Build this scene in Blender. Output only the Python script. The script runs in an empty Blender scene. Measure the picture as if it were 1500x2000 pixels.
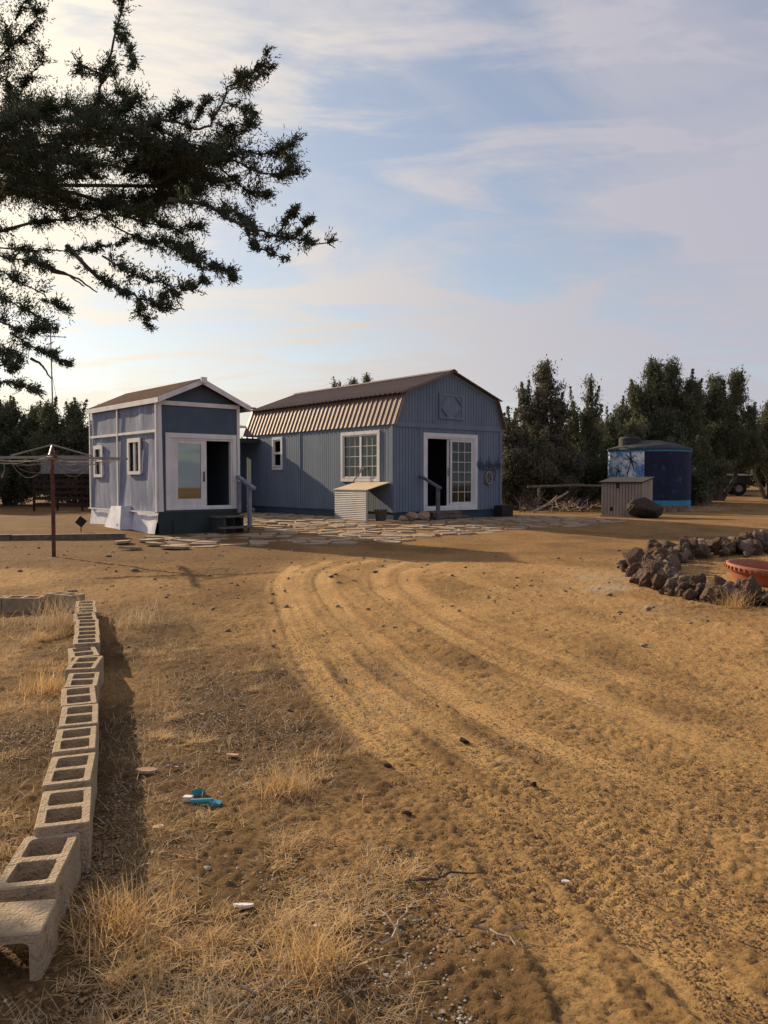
import bpy, bmesh, math, random
import numpy as np
from mathutils import Vector, Matrix

random.seed(7)
RNG = np.random.default_rng(7)
sc = bpy.context.scene
col = sc.collection
R = math.radians

# ------------------------------------------------------------------ camera
CAM_H = 1.47
cam_d = bpy.data.cameras.new('camera')
cam = bpy.data.objects.new('camera', cam_d)
col.objects.link(cam)
cam_d.sensor_fit = 'VERTICAL'
cam_d.sensor_height = 36.0
cam_d.lens = 28.8
cam_d.clip_start = 0.05
cam_d.clip_end = 5000
cam.location = (0, 0, CAM_H)
cam.rotation_euler = (R(90 - 2.22), 0, 0)
sc.camera = cam

# ------------------------------------------------------------------ light
SUN_AZ, SUN_EL = R(48), R(23)          # azimuth to the left of the view direction
SUN_DIR = Vector((-math.sin(SUN_AZ) * math.cos(SUN_EL), math.cos(SUN_AZ) * math.cos(SUN_EL), math.sin(SUN_EL)))
sun_d = bpy.data.lights.new('sun', 'SUN')
sun_d.energy = 5.0
sun_d.angle = R(0.8)
sun_d.color = (1.0, 0.80, 0.56)
sun = bpy.data.objects.new('sun', sun_d)
col.objects.link(sun)
sun.rotation_euler = (-SUN_DIR).to_track_quat('-Z', 'Y').to_euler()
sun.location = (-20, 20, 20)

world = bpy.data.worlds.new('World')
sc.world = world
world.use_nodes = True
wn, wl = world.node_tree.nodes, world.node_tree.links
wn.clear()

def W(t, **kw):
    n = wn.new(t)
    for k, v in kw.items():
        setattr(n, k, v)
    return n

def wmath(op, a, b=None, clamp=False):
    n = W('ShaderNodeMath', operation=op, use_clamp=clamp)
    for i, s in enumerate((a, b)):
        if s is None:
            continue
        if isinstance(s, (int, float)):
            n.inputs[i].default_value = s
        else:
            wl.new(s, n.inputs[i])
    return n.outputs[0]

def wmix(f, a, b):
    n = W('ShaderNodeMix', data_type='RGBA')
    for i, s in ((0, f), (6, a), (7, b)):
        if isinstance(s, tuple):
            n.inputs[i].default_value = s
        elif isinstance(s, (int, float)):
            n.inputs[i].default_value = s
        else:
            wl.new(s, n.inputs[i])
    return n.outputs[2]

w_out = W('ShaderNodeOutputWorld')
w_bg = W('ShaderNodeBackground')
w_bg.inputs['Strength'].default_value = 0.09
wl.new(w_bg.outputs[0], w_out.inputs[0])
sky = W('ShaderNodeTexSky', sky_type='NISHITA')
sky.sun_disc = False
sky.sun_elevation = SUN_EL
sky.sun_rotation = -SUN_AZ
sky.air_density = 1.0
sky.dust_density = 0.4
tc = W('ShaderNodeTexCoord')
sep = W('ShaderNodeSeparateXYZ')
wl.new(tc.outputs['Generated'], sep.inputs[0])
zc = wmath('ADD', wmath('MAXIMUM', sep.outputs[2], 0.0), 0.16)
px, py = wmath('DIVIDE', sep.outputs[0], zc), wmath('DIVIDE', sep.outputs[1], zc)
comb = W('ShaderNodeCombineXYZ')
wl.new(px, comb.inputs[0]); wl.new(py, comb.inputs[1])
def cloud_layer(scale, rot, loc, detail, rough, distort, lo, hi):
    mp = W('ShaderNodeMapping')
    mp.inputs['Rotation'].default_value = (0, 0, R(rot))
    mp.inputs['Scale'].default_value = scale
    mp.inputs['Location'].default_value = loc
    wl.new(comb.outputs[0], mp.inputs[0])
    n = W('ShaderNodeTexNoise')
    n.inputs['Scale'].default_value = 1.0
    n.inputs['Detail'].default_value = detail
    n.inputs['Roughness'].default_value = rough
    n.inputs['Distortion'].default_value = distort
    wl.new(mp.outputs[0], n.inputs['Vector'])
    r_ = W('ShaderNodeMapRange', interpolation_type='SMOOTHSTEP')
    r_.inputs[1].default_value = lo
    r_.inputs[2].default_value = hi
    wl.new(n.outputs['Fac'], r_.inputs[0])
    return r_.outputs[0]
veil = cloud_layer((0.9, 1.35, 1), 30, (5.3, 0.4, 0), 8, 0.55, 0.7, 0.36, 0.60)        # broad thin sheets
wisp = cloud_layer((1.1, 2.3, 1), -16, (7.4, 2.2, 0), 10, 0.6, 1.8, 0.44, 0.68)       # combed cirrus wisps
dotn = W('ShaderNodeVectorMath', operation='DOT_PRODUCT')
wl.new(tc.outputs['Generated'], dotn.inputs[0])
dotn.inputs[1].default_value = SUN_DIR
dpos = wmath('MAXIMUM', dotn.outputs['Value'], 0.0)
glow = wmath('POWER', dpos, 5.0)
# thin high cloud: pale lilac away from the sun, warm white towards it
low = wmath('POWER', wmath('SUBTRACT', 1.0, wmath('MAXIMUM', sep.outputs[2], 0.0)), 5.0)
cloud = wmix(wmath('MULTIPLY', low, 0.8), (3.75, 3.7, 4.4, 1), (4.3, 4.35, 4.7, 1))
cloud = wmix(wmath('MULTIPLY', wmath('POWER', dpos, 2.6), wmath('MULTIPLY', low, 0.6)), cloud, (9.5, 8.6, 6.2, 1))
cloud = wmix(glow, cloud, (11.5, 10.2, 7.8, 1))
mask = wmath('ADD', wmath('ADD', wmath('MULTIPLY', veil, 0.56), 0.29), wmath('ADD', wmath('MULTIPLY', wisp, 0.58), wmath('MULTIPLY', low, 0.42)), True)
skyc = wmix(mask, sky.outputs[0], cloud)
wl.new(skyc, w_bg.inputs['Color'])

vs = sc.view_settings
vs.view_transform = 'Standard'
vs.look = 'None'
vs.exposure = 0.5
vs.gamma = 1.0
vs.use_curve_mapping = False

# ------------------------------------------------------------------ helpers
def tag(o, label=None, cat=None, group=None, kind=None):
    if label: o['label'] = label
    if cat: o['category'] = cat
    if group: o['group'] = group
    if kind: o['kind'] = kind
    return o

def empty(name, loc, rz=0.0, label=None, cat=None, group=None):
    o = bpy.data.objects.new(name, None)
    o.location = loc
    o.rotation_euler = (0, 0, rz)
    o.empty_display_size = 0.2
    col.objects.link(o)
    return tag(o, label, cat, group)

def link(name, me, mat=None, parent=None, loc=None, rot=None, scale=None):
    o = bpy.data.objects.new(name, me)
    col.objects.link(o)
    if mat is not None and not me.materials:
        me.materials.append(mat)
    if parent: o.parent = parent
    if loc is not None: o.location = loc
    if rot is not None: o.rotation_euler = rot
    if scale is not None: o.scale = scale
    return o

def mesh_np(name, verts, faces, mat=None, smooth=False):
    """mesh from numpy arrays; faces is (M,k)"""
    me = bpy.data.meshes.new(name)
    verts = np.asarray(verts, dtype=np.float32); faces = np.asarray(faces, dtype=np.int32)
    m, k = faces.shape
    me.vertices.add(len(verts)); me.vertices.foreach_set('co', verts.ravel())
    me.loops.add(m * k); me.loops.foreach_set('vertex_index', faces.ravel())
    me.polygons.add(m)
    me.polygons.foreach_set('loop_start', np.arange(0, m * k, k, dtype=np.int32))
    me.polygons.foreach_set('loop_total', np.full(m, k, dtype=np.int32))
    if smooth: me.polygons.foreach_set('use_smooth', np.ones(m, dtype=bool))
    me.update(calc_edges=True)
    if mat: me.materials.append(mat)
    return me

class MB:
    def __init__(self): self.v, self.f = [], []
    def add(self, vs_, fs_):
        n = len(self.v); self.v += [tuple(p) for p in vs_]; self.f += [tuple(i + n for i in q) for q in fs_]; return self
    def box(self, x0, x1, y0, y1, z0, z1):
        return self.add([(x0,y0,z0),(x1,y0,z0),(x1,y1,z0),(x0,y1,z0),(x0,y0,z1),(x1,y0,z1),(x1,y1,z1),(x0,y1,z1)],
                        [(0,3,2,1),(4,5,6,7),(0,1,5,4),(1,2,6,5),(2,3,7,6),(3,0,4,7)])
    def hexa(self, pts):      # 4 bottom + 4 top corners
        return self.add(pts, [(0,3,2,1),(4,5,6,7),(0,1,5,4),(1,2,6,5),(2,3,7,6),(3,0,4,7)])
    def prism(self, poly, d):  # polygon (list of 3-vectors) swept by d
        n = len(poly); d = Vector(d); P = [Vector(p) for p in poly]
        return self.add(P + [p + d for p in P], [tuple(range(n - 1, -1, -1)), tuple(range(n, 2 * n))] + [(i, (i + 1) % n, (i + 1) % n + n, i + n) for i in range(n)])
    def beam(self, a, b, w, h, up=(0, 0, 1)):
        a, b = Vector(a), Vector(b); d = (b - a).normalized(); s = d.cross(Vector(up))
        if s.length < 1e-4: s = d.cross(Vector((0, 1, 0)))
        s.normalize(); u = s.cross(d); s *= w / 2; u *= h / 2
        return self.hexa([a - s - u, a + s - u, b + s - u, b - s - u, a - s + u, a + s + u, b + s + u, b - s + u])
    def tube(self, pts, rad, n=6):
        P = [Vector(p) for p in pts]
        if not hasattr(rad, '__len__'): rad = [rad] * len(P)
        base = len(self.v); ref = Vector((0.13, 0.27, 0.95))
        for i, p in enumerate(P):
            d = (P[min(i + 1, len(P) - 1)] - P[max(i - 1, 0)]).normalized()
            s = d.cross(ref)
            if s.length < 1e-3: s = d.cross(Vector((1, 0, 0)))
            s.normalize(); u = d.cross(s)
            for k in range(n):
                a = 2 * math.pi * k / n
                self.v.append(tuple(p + (s * math.cos(a) + u * math.sin(a)) * rad[i]))
        for i in range(len(P) - 1):
            for k in range(n):
                k2 = (k + 1) % n
                self.f.append((base + i*n + k, base + i*n + k2, base + (i+1)*n + k2, base + (i+1)*n + k))
        self.f.append(tuple(base + k for k in range(n - 1, -1, -1)))
        self.f.append(tuple(base + (len(P) - 1) * n + k for k in range(n)))
        return self
    def lathe(self, prof, n=24, c=(0, 0, 0)):
        base = len(self.v)
        for r, z in prof:
            for k in range(n):
                a = 2 * math.pi * k / n
                self.v.append((c[0] + r * math.cos(a), c[1] + r * math.sin(a), c[2] + z))
        for i in range(len(prof) - 1):
            for k in range(n):
                k2 = (k + 1) % n
                self.f.append((base + i*n + k, base + i*n + k2, base + (i+1)*n + k2, base + (i+1)*n + k))
        return self
    def mesh(self, name, mat, smooth=False):
        me = bpy.data.meshes.new(name)
        me.from_pydata(self.v, [], self.f)
        if smooth:
            for p in me.polygons: p.use_smooth = True
        me.materials.append(mat); me.update()
        return me
    def build(self, name, mat, parent=None, smooth=False, loc=None, rot=None):
        return link(name, self.mesh(name, mat, smooth), None, parent, loc, rot)

# --- materials
def new_mat(name):
    m = bpy.data.materials.new(name); m.use_nodes = True
    return m, m.node_tree.nodes, m.node_tree.links, m.node_tree.nodes['Principled BSDF']

def pm(name, c1, c2, scale=3.0, rough=0.8, bump=0.2, bscale=40.0, metal=0.0, stretch=(1, 1, 1), lo=0.35, hi=0.65, spec=0.3, dist=0.01, c3=None, s3=8.0, lo3=0.6, hi3=0.7):
    """noise-mixed two or three colour paint / wood / stone"""
    m, N, L, b = new_mat(name)
    t = N.new('ShaderNodeTexCoord'); mp = N.new('ShaderNodeMapping'); mp.inputs['Scale'].default_value = stretch
    L.new(t.outputs['Object'], mp.inputs[0])
    n = N.new('ShaderNodeTexNoise'); n.inputs['Scale'].default_value = scale; n.inputs['Detail'].default_value = 6; n.inputs['Roughness'].default_value = 0.65
    L.new(mp.outputs[0], n.inputs['Vector'])
    r = N.new('ShaderNodeValToRGB'); r.color_ramp.elements[0].position = lo; r.color_ramp.elements[1].position = hi
    r.color_ramp.elements[0].color = (*c1, 1); r.color_ramp.elements[1].color = (*c2, 1)
    L.new(n.outputs['Fac'], r.inputs[0]); out = r.outputs[0]
    if c3:
        n3 = N.new('ShaderNodeTexNoise'); n3.inputs['Scale'].default_value = s3; n3.inputs['Detail'].default_value = 5; n3.inputs['Roughness'].default_value = 0.7
        L.new(mp.outputs[0], n3.inputs['Vector'])
        r3 = N.new('ShaderNodeMapRange'); r3.inputs[1].default_value = lo3; r3.inputs[2].default_value = hi3
        L.new(n3.outputs['Fac'], r3.inputs[0])
        mx = N.new('ShaderNodeMix'); mx.data_type = 'RGBA'; L.new(r3.outputs[0], mx.inputs[0]); L.new(out, mx.inputs[6]); mx.inputs[7].default_value = (*c3, 1)
        out = mx.outputs[2]
    L.new(out, b.inputs['Base Color'])
    b.inputs['Roughness'].default_value = rough; b.inputs['Metallic'].default_value = metal
    b.inputs['Specular IOR Level'].default_value = spec
    if bump:
        bn = N.new('ShaderNodeTexNoise'); bn.inputs['Scale'].default_value = bscale; bn.inputs['Detail'].default_value = 5
        L.new(mp.outputs[0], bn.inputs['Vector'])
        bp = N.new('ShaderNodeBump'); bp.inputs['Strength'].default_value = bump; bp.inputs['Distance'].default_value = dist
        L.new(bn.outputs['Fac'], bp.inputs['Height']); L.new(bp.outputs[0], b.inputs['Normal'])
    return m

def glass_mat(name, tint=(0.6, 0.68, 0.66), f0=0.06, keep=0.8):
    m, N, L, b = new_mat(name); N.remove(b)
    out = N['Material Output']
    tr = N.new('ShaderNodeBsdfTransparent'); tr.inputs[0].default_value = (*[c * keep for c in tint], 1)
    gl = N.new('ShaderNodeBsdfGlossy'); gl.inputs['Roughness'].default_value = 0.02; gl.inputs[0].default_value = (0.85, 0.92, 0.95, 1)
    lw = N.new('ShaderNodeLayerWeight'); lw.inputs[0].default_value = 0.5
    pw = N.new('ShaderNodeMath'); pw.operation = 'POWER'; pw.inputs[1].default_value = 5.0; L.new(lw.outputs['Facing'], pw.inputs[0])
    fr = N.new('ShaderNodeMath'); fr.operation = 'MULTIPLY_ADD'; fr.inputs[1].default_value = 1 - f0; fr.inputs[2].default_value = f0; L.new(pw.outputs[0], fr.inputs[0])
    mx = N.new('ShaderNodeMixShader')
    L.new(fr.outputs[0], mx.inputs[0]); L.new(tr.outputs[0], mx.inputs[1]); L.new(gl.outputs[0], mx.inputs[2]); L.new(mx.outputs[0], out.inputs[0])
    return m

def leaf_mat(name, c1, c2, scale=1.2, trans=0.25, fine=30.0):
    m, N, L, b = new_mat(name)
    t = N.new('ShaderNodeTexCoord')
    n = N.new('ShaderNodeTexNoise'); n.inputs['Scale'].default_value = scale; n.inputs['Detail'].default_value = 4
    L.new(t.outputs['Object'], n.inputs['Vector'])
    n2 = N.new('ShaderNodeTexNoise'); n2.inputs['Scale'].default_value = fine
    L.new(t.outputs['Object'], n2.inputs['Vector'])
    ad = N.new('ShaderNodeMath'); ad.operation = 'ADD'; L.new(n.outputs['Fac'], ad.inputs[0]); L.new(n2.outputs['Fac'], ad.inputs[1])
    r = N.new('ShaderNodeMapRange'); r.inputs[1].default_value = 0.75; r.inputs[2].default_value = 1.25
    L.new(ad.outputs[0], r.inputs[0])
    mx = N.new('ShaderNodeMix'); mx.data_type = 'RGBA'; mx.inputs[6].default_value = (*c1, 1); mx.inputs[7].default_value = (*c2, 1)
    L.new(r.outputs[0], mx.inputs[0]); L.new(mx.outputs[2], b.inputs['Base Color'])
    b.inputs['Roughness'].default_value = 0.75; b.inputs['Specular IOR Level'].default_value = 0.2
    tl = N.new('ShaderNodeBsdfTranslucent'); L.new(mx.outputs[2], tl.inputs[0])
    ms = N.new('ShaderNodeMixShader'); ms.inputs[0].default_value = trans
    L.new(b.outputs[0], ms.inputs[1]); L.new(tl.outputs[0], ms.inputs[2]); L.new(ms.outputs[0], N['Material Output'].inputs[0])
    return m

M = {}
M['barn'] = pm('barn_blue_paint', (0.115, 0.152, 0.205), (0.152, 0.193, 0.255), 1.6, 0.75, 0.25, 60, stretch=(1, 1, 0.25), c3=(0.21, 0.245, 0.305), s3=7, lo3=0.58, hi3=0.8)
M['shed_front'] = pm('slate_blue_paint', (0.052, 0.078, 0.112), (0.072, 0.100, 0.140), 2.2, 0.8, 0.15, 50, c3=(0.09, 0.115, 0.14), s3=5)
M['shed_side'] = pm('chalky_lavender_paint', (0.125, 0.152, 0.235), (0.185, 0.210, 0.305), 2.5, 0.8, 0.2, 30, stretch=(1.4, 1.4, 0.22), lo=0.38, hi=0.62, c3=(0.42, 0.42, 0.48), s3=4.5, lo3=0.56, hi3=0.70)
M['shed_skirt'] = pm('scuffed_white_panel', (0.38, 0.40, 0.50), (0.60, 0.60, 0.64), 3, 0.6, 0.4, 25)
M['white'] = pm('white_trim_paint', (0.52, 0.51, 0.52), (0.66, 0.65, 0.64), 4, 0.6, 0.15, 60, stretch=(1, 1, 0.4), c3=(0.45, 0.43, 0.42), s3=12, lo3=0.66, hi3=0.8)
M['dark_skirt'] = pm('dark_green_skirting', (0.022, 0.034, 0.036), (0.035, 0.048, 0.05), 2, 0.85, 0.2, 30)
M['barn_foot'] = pm('dark_blue_skirting', (0.035, 0.055, 0.085), (0.05, 0.075, 0.11), 2, 0.85, 0.2, 30)
M['metal_roof'] = pm('brown_steel_roofing', (0.13, 0.088, 0.072), (0.20, 0.142, 0.115), 1.3, 0.55, 0.1, 30, metal=0.3, spec=0.4)
M['grey_roof'] = pm('grey_weathered_roofing', (0.20, 0.19, 0.18), (0.30, 0.28, 0.26), 3, 0.7, 0.3, 40)
M['shingle'] = pm('brown_shingle', (0.060, 0.036, 0.027), (0.10, 0.064, 0.048), 6, 1.0, 0.5, 30, spec=0.02)
M['glass'] = glass_mat('window_glass', f0=0.045)
M['glass_door'] = glass_mat('reflective_door_glass', (0.5, 0.6, 0.6), 0.20, 0.5)
M['curtain'] = pm('dull_curtain', (0.10, 0.105, 0.09), (0.16, 0.16, 0.14), 3, 0.95, 0.3, 8, stretch=(6, 6, 0.3))
M['interior'] = pm('dim_interior_panelling', (0.20, 0.115, 0.07), (0.32, 0.20, 0.13), 2, 0.9, 0.1, 20, stretch=(4, 4, 0.3))
M['dark_in'] = pm('dark_interior', (0.010, 0.012, 0.014), (0.018, 0.02, 0.022), 2, 0.95, 0)
M['rail'] = pm('faded_blue_rail', (0.13, 0.14, 0.20), (0.24, 0.24, 0.31), 6, 0.85, 0.3, 30)
M['rail_dark'] = pm('slate_rail', (0.06, 0.07, 0.09), (0.12, 0.13, 0.15), 6, 0.85, 0.3, 30)
M['old_wood'] = pm('weathered_wood', (0.085, 0.062, 0.045), (0.19, 0.15, 0.115), 8, 0.9, 0.4, 30, stretch=(1, 1, 1))
M['plywood'] = pm('sun_bleached_plywood', (0.40, 0.315, 0.205), (0.50, 0.40, 0.27), 4, 0.8, 0.2, 30)
M['ribbed'] = pm('grey_white_ribbed_panel', (0.28, 0.28, 0.285), (0.40, 0.39, 0.385), 2, 0.55, 0.1, 30)
M['iron'] = pm('wrought_iron', (0.03, 0.04, 0.07), (0.07, 0.08, 0.12), 10, 0.6, 0.2, 40, metal=0.3)
M['wicker'] = pm('grey_wicker', (0.16, 0.14, 0.13), (0.30, 0.26, 0.23), 14, 0.9, 0.4, 40)
M['bucket'] = pm('dull_grey_plastic', (0.12, 0.12, 0.13), (0.19, 0.19, 0.20), 5, 0.6, 0.1, 30)
M['concrete'] = pm('concrete_block', (0.31, 0.232, 0.148), (0.42, 0.322, 0.212), 7, 0.95, 1.0, 90, c3=(0.15, 0.112, 0.075), s3=16, lo3=0.52, hi3=0.72, dist=0.012)
M['lava'] = pm('lava_rock', (0.075, 0.042, 0.028), (0.155, 0.092, 0.060), 6, 0.95, 1.0, 14, c3=(0.27, 0.20, 0.15), s3=9, lo3=0.52, hi3=0.72, dist=0.04)
M['lava_pale'] = pm('dusty_lava_rock', (0.14, 0.092, 0.07), (0.25, 0.185, 0.14), 6, 0.95, 1.0, 14, c3=(0.34, 0.28, 0.22), s3=9, lo3=0.54, hi3=0.72, dist=0.04)
M['boulder'] = pm('dark_boulder', (0.028, 0.021, 0.018), (0.065, 0.048, 0.04), 7, 0.95, 1.0, 16, dist=0.03)
M['flag'] = pm('tan_flagstone', (0.24, 0.18, 0.12), (0.37, 0.29, 0.195), 3, 0.9, 0.5, 18, c3=(0.20, 0.14, 0.09), s3=5, lo3=0.52, hi3=0.68)
M['flag_red'] = pm('rosy_flagstone', (0.25, 0.165, 0.11), (0.36, 0.26, 0.18), 3, 0.85, 0.5, 18)
M['terracotta'] = pm('terracotta', (0.25, 0.080, 0.042), (0.33, 0.115, 0.062), 6, 0.75, 0.15, 40)
M['rust'] = pm('rusty_steel', (0.07, 0.028, 0.02), (0.14, 0.06, 0.042), 9, 0.85, 0.3, 50)
M['rack'] = pm('dark_red_rack', (0.025, 0.012, 0.010), (0.05, 0.024, 0.019), 9, 0.9, 0.3, 50)
M['galv'] = pm('galvanised_bar', (0.20, 0.19, 0.18), (0.33, 0.31, 0.29), 8, 0.5, 0.1, 40, metal=0.5)
M['cord'] = pm('frayed_line', (0.20, 0.175, 0.145), (0.30, 0.265, 0.225), 9, 0.9, 0)
M['black'] = pm('black_plastic', (0.012, 0.012, 0.013), (0.025, 0.025, 0.027), 5, 0.5, 0.1, 30)
M['rubber'] = pm('tyre_rubber', (0.012, 0.012, 0.012), (0.025, 0.024, 0.023), 9, 0.9, 0.3, 40)
M['truck'] = pm('dark_truck_paint', (0.015, 0.018, 0.022), (0.03, 0.032, 0.036), 4, 0.4, 0.05, 30)
M['pump'] = pm('taupe_siding', (0.25, 0.205, 0.175), (0.33, 0.28, 0.24), 3, 0.85, 0.2, 30, stretch=(1, 1, .4))
M['pump_lid'] = pm('dark_lid', (0.022, 0.02, 0.02), (0.04, 0.036, 0.034), 3, 0.9, 0.2, 30)
M['tank_roof'] = pm('charcoal_tank_lid', (0.022, 0.023, 0.028), (0.045, 0.044, 0.048), 3, 0.75, 0.3, 10)
M['mural_dark'] = pm('navy_mural_paint', (0.010, 0.013, 0.030), (0.014, 0.022, 0.060), 2.2, 0.8, 0.3, 12, c3=(0.025, 0.08, 0.19), s3=3.2, lo3=0.59, hi3=0.68)
M['mural_cyan'] = pm('cyan_mural_paint', (0.02, 0.16, 0.30), (0.045, 0.28, 0.44), 5, 0.7, 0.2, 12)
M['mural_light'] = pm('cloudy_mural_paint', (0.07, 0.19, 0.42), (0.66, 0.68, 0.66), 1.9, 0.7, 0.3, 12, lo=0.42, hi=0.56, c3=(0.05, 0.15, 0.38), s3=4.0, lo3=0.55, hi3=0.64)
M['mural_ink'] = pm('dark_mural_line', (0.008, 0.014, 0.03), (0.015, 0.03, 0.06), 5, 0.7, 0)
M['bark'] = pm('grey_juniper_bark', (0.045, 0.036, 0.030), (0.11, 0.09, 0.075), 9, 0.95, 0.8, 30, stretch=(1, 1, 0.3))
M['leaf_near'] = leaf_mat('juniper_foliage', (0.042, 0.056, 0.034), (0.095, 0.112, 0.068), 2.2, 0.2)
M['leaf_a'] = leaf_mat('olive_juniper_foliage', (0.070, 0.080, 0.046), (0.150, 0.148, 0.088), 1.1, 0.30, 8)
M['leaf_b'] = leaf_mat('dark_juniper_foliage', (0.072, 0.082, 0.048), (0.15, 0.152, 0.088), 1.1, 0.30, 8)
M['leaf_c'] = leaf_mat('greybrown_juniper_foliage', (0.080, 0.076, 0.050), (0.165, 0.148, 0.10), 1.1, 0.30, 8)
M['straw'] = leaf_mat('dry_grass', (0.42, 0.26, 0.105), (0.74, 0.53, 0.27), 2.5, 0.35, 60)
M['straw_grey'] = leaf_mat('grey_dry_grass', (0.34, 0.24, 0.135), (0.64, 0.50, 0.31), 2.5, 0.35, 60)
M['pebble'] = pm('pale_cinder_pebble', (0.10, 0.08, 0.065), (0.42, 0.38, 0.33), 30, 0.9, 0.2, 60, lo=0.44, hi=0.62)
M['clod'] = pm('soil_clod', (0.14, 0.08, 0.036), (0.30, 0.18, 0.08), 9, 0.95, 0.6, 40)
M['twig'] = pm('bleached_twig', (0.22, 0.16, 0.11), (0.42, 0.34, 0.26), 9, 0.9, 0.3, 60)
M['blue_plastic'] = pm('turquoise_plastic', (0.03, 0.20, 0.27), (0.05, 0.30, 0.36), 9, 0.45, 0.1, 40)
M['shard'] = pm('white_shard', (0.50, 0.46, 0.42), (0.66, 0.62, 0.58), 12, 0.8, 0.3, 60)
M['tan_chip'] = pm('tan_chip', (0.45, 0.27, 0.16), (0.58, 0.38, 0.25), 9, 0.8, 0.3, 40)

# ------------------------------------------------------------------ terrain
def S(a, b, t):
    t = np.clip((np.asarray(t, dtype=float) - a) / (b - a), 0, 1)
    return t * t * (3 - 2 * t)

def gz(x, y):
    x, y = np.asarray(x, float), np.asarray(y, float)
    return 0.1 * S(4, 13, y) + 0.21 * S(17.5, 24, y + 0.35 * np.maximum(0, -x)) + 0.02 * np.clip(y - 34, 0, 60)

def g(x, y): return float(gz(x, y))

def hash2(i, j, s):
    h = (i.astype(np.int64) * 374761393 + j.astype(np.int64) * 668265263 + s * 1274126177) & 0x7fffffff
    h = ((h ^ (h >> 13)) * 1274126177) & 0x7fffffff
    return ((h ^ (h >> 16)) & 0xffff) / 65535.0

def vnoise(x, y, s=0):
    i, j = np.floor(x), np.floor(y); u, v = x - i, y - j
    u, v = u * u * (3 - 2 * u), v * v * (3 - 2 * v)
    a, b, c, d = hash2(i, j, s), hash2(i + 1, j, s), hash2(i, j + 1, s), hash2(i + 1, j + 1, s)
    return a + (b - a) * u + (c - a) * v + (a - b - c + d) * u * v

def fbm(x, y, o=4, s=0):
    t = 0; amp = 0.5
    for k in range(o):
        t = t + amp * vnoise(x * 2 ** k + 17.3 * k, y * 2 ** k - 9.1 * k, s + k); amp *= 0.5
    return t

def catmull(P, n=8):
    P = [np.array(p, float) for p in P]; P = [2 * P[0] - P[1]] + P + [2 * P[-1] - P[-2]]
    out = []
    for i in range(1, len(P) - 2):
        for k in range(n):
            t = k / n
            out.append(0.5 * ((2 * P[i]) + (-P[i-1] + P[i+1]) * t + (2*P[i-1] - 5*P[i] + 4*P[i+1] - P[i+2]) * t*t + (-P[i-1] + 3*P[i] - 3*P[i+1] + P[i+2]) * t**3))
    out.append(P[-2]); return np.array(out)

TRACKS = [
 ([(-1.44,13.09),(-1.41,11.09),(-1.02,8.66),(-0.62,6.57),(-0.15,4.84),(0.13,4.17),(0.49,3.66),(0.62,3.3),(0.75,2.94),(0.95,2.2)], 0.13, 1.0),
 ([(-0.94,13.67),(-1.24,12.35),(-1.13,10.3),(-0.61,7.47),(-0.04,5.62),(0.42,4.48),(0.8,3.61),(1.16,2.8),(1.5,1.9)], 0.14, 0.9),
 ([(-0.26,13.93),(-0.8,12.71),(-0.81,10.81),(-0.3,8.02),(0.36,5.76),(0.97,4.4),(1.58,3.31),(1.97,2.6)], 0.15, 1.0),
 ([(0.44,13.93),(-0.04,12.56),(-0.07,10.81),(0.23,9.02),(0.85,6.77),(1.49,5.25),(2.01,4.24),(2.6,3.3)], 0.15, 0.9),
 ([(0.93,13.5),(0.39,12.35),(0.33,10.55),(0.78,8.33),(1.45,6.57),(2.34,4.93),(3.1,3.7)], 0.15, 0.8),
 ([(0.98,12.01),(1.29,10.81),(1.9,8.66),(2.42,6.98),(2.79,5.9),(3.6,4.4)], 0.16, 0.7),
 ([(-0.52,7.47),(0.03,4.84),(0.35,3.66),(0.48,3.01),(0.55,2.52),(0.6,1.9)], 0.13, 0.8),
]
_more = []
for _p, _w, _s in TRACKS[:6]:      # fainter passes of the same wheels beside the main ones
    for _o, _st, _ww in ((0.24, 0.55, 0.075), (-0.21, 0.4, 0.06)):
        _q = []
        for _i, (_x, _y) in enumerate(_p):
            _a, _b = _p[max(0, _i - 1)], _p[min(len(_p) - 1, _i + 1)]
            _dx, _dy = _b[0] - _a[0], _b[1] - _a[1]; _l = math.hypot(_dx, _dy)
            _k = _o * (0.7 + 0.3 * math.sin(_i * 1.7 + _o * 9))
            _q.append((_x - _dy / _l * _k, _y + _dx / _l * _k))
        _more.append((_q, _ww, _st))
TRACKS = [(p_, w_ * 0.82, s_) for p_, w_, s_ in TRACKS] + _more

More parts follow.
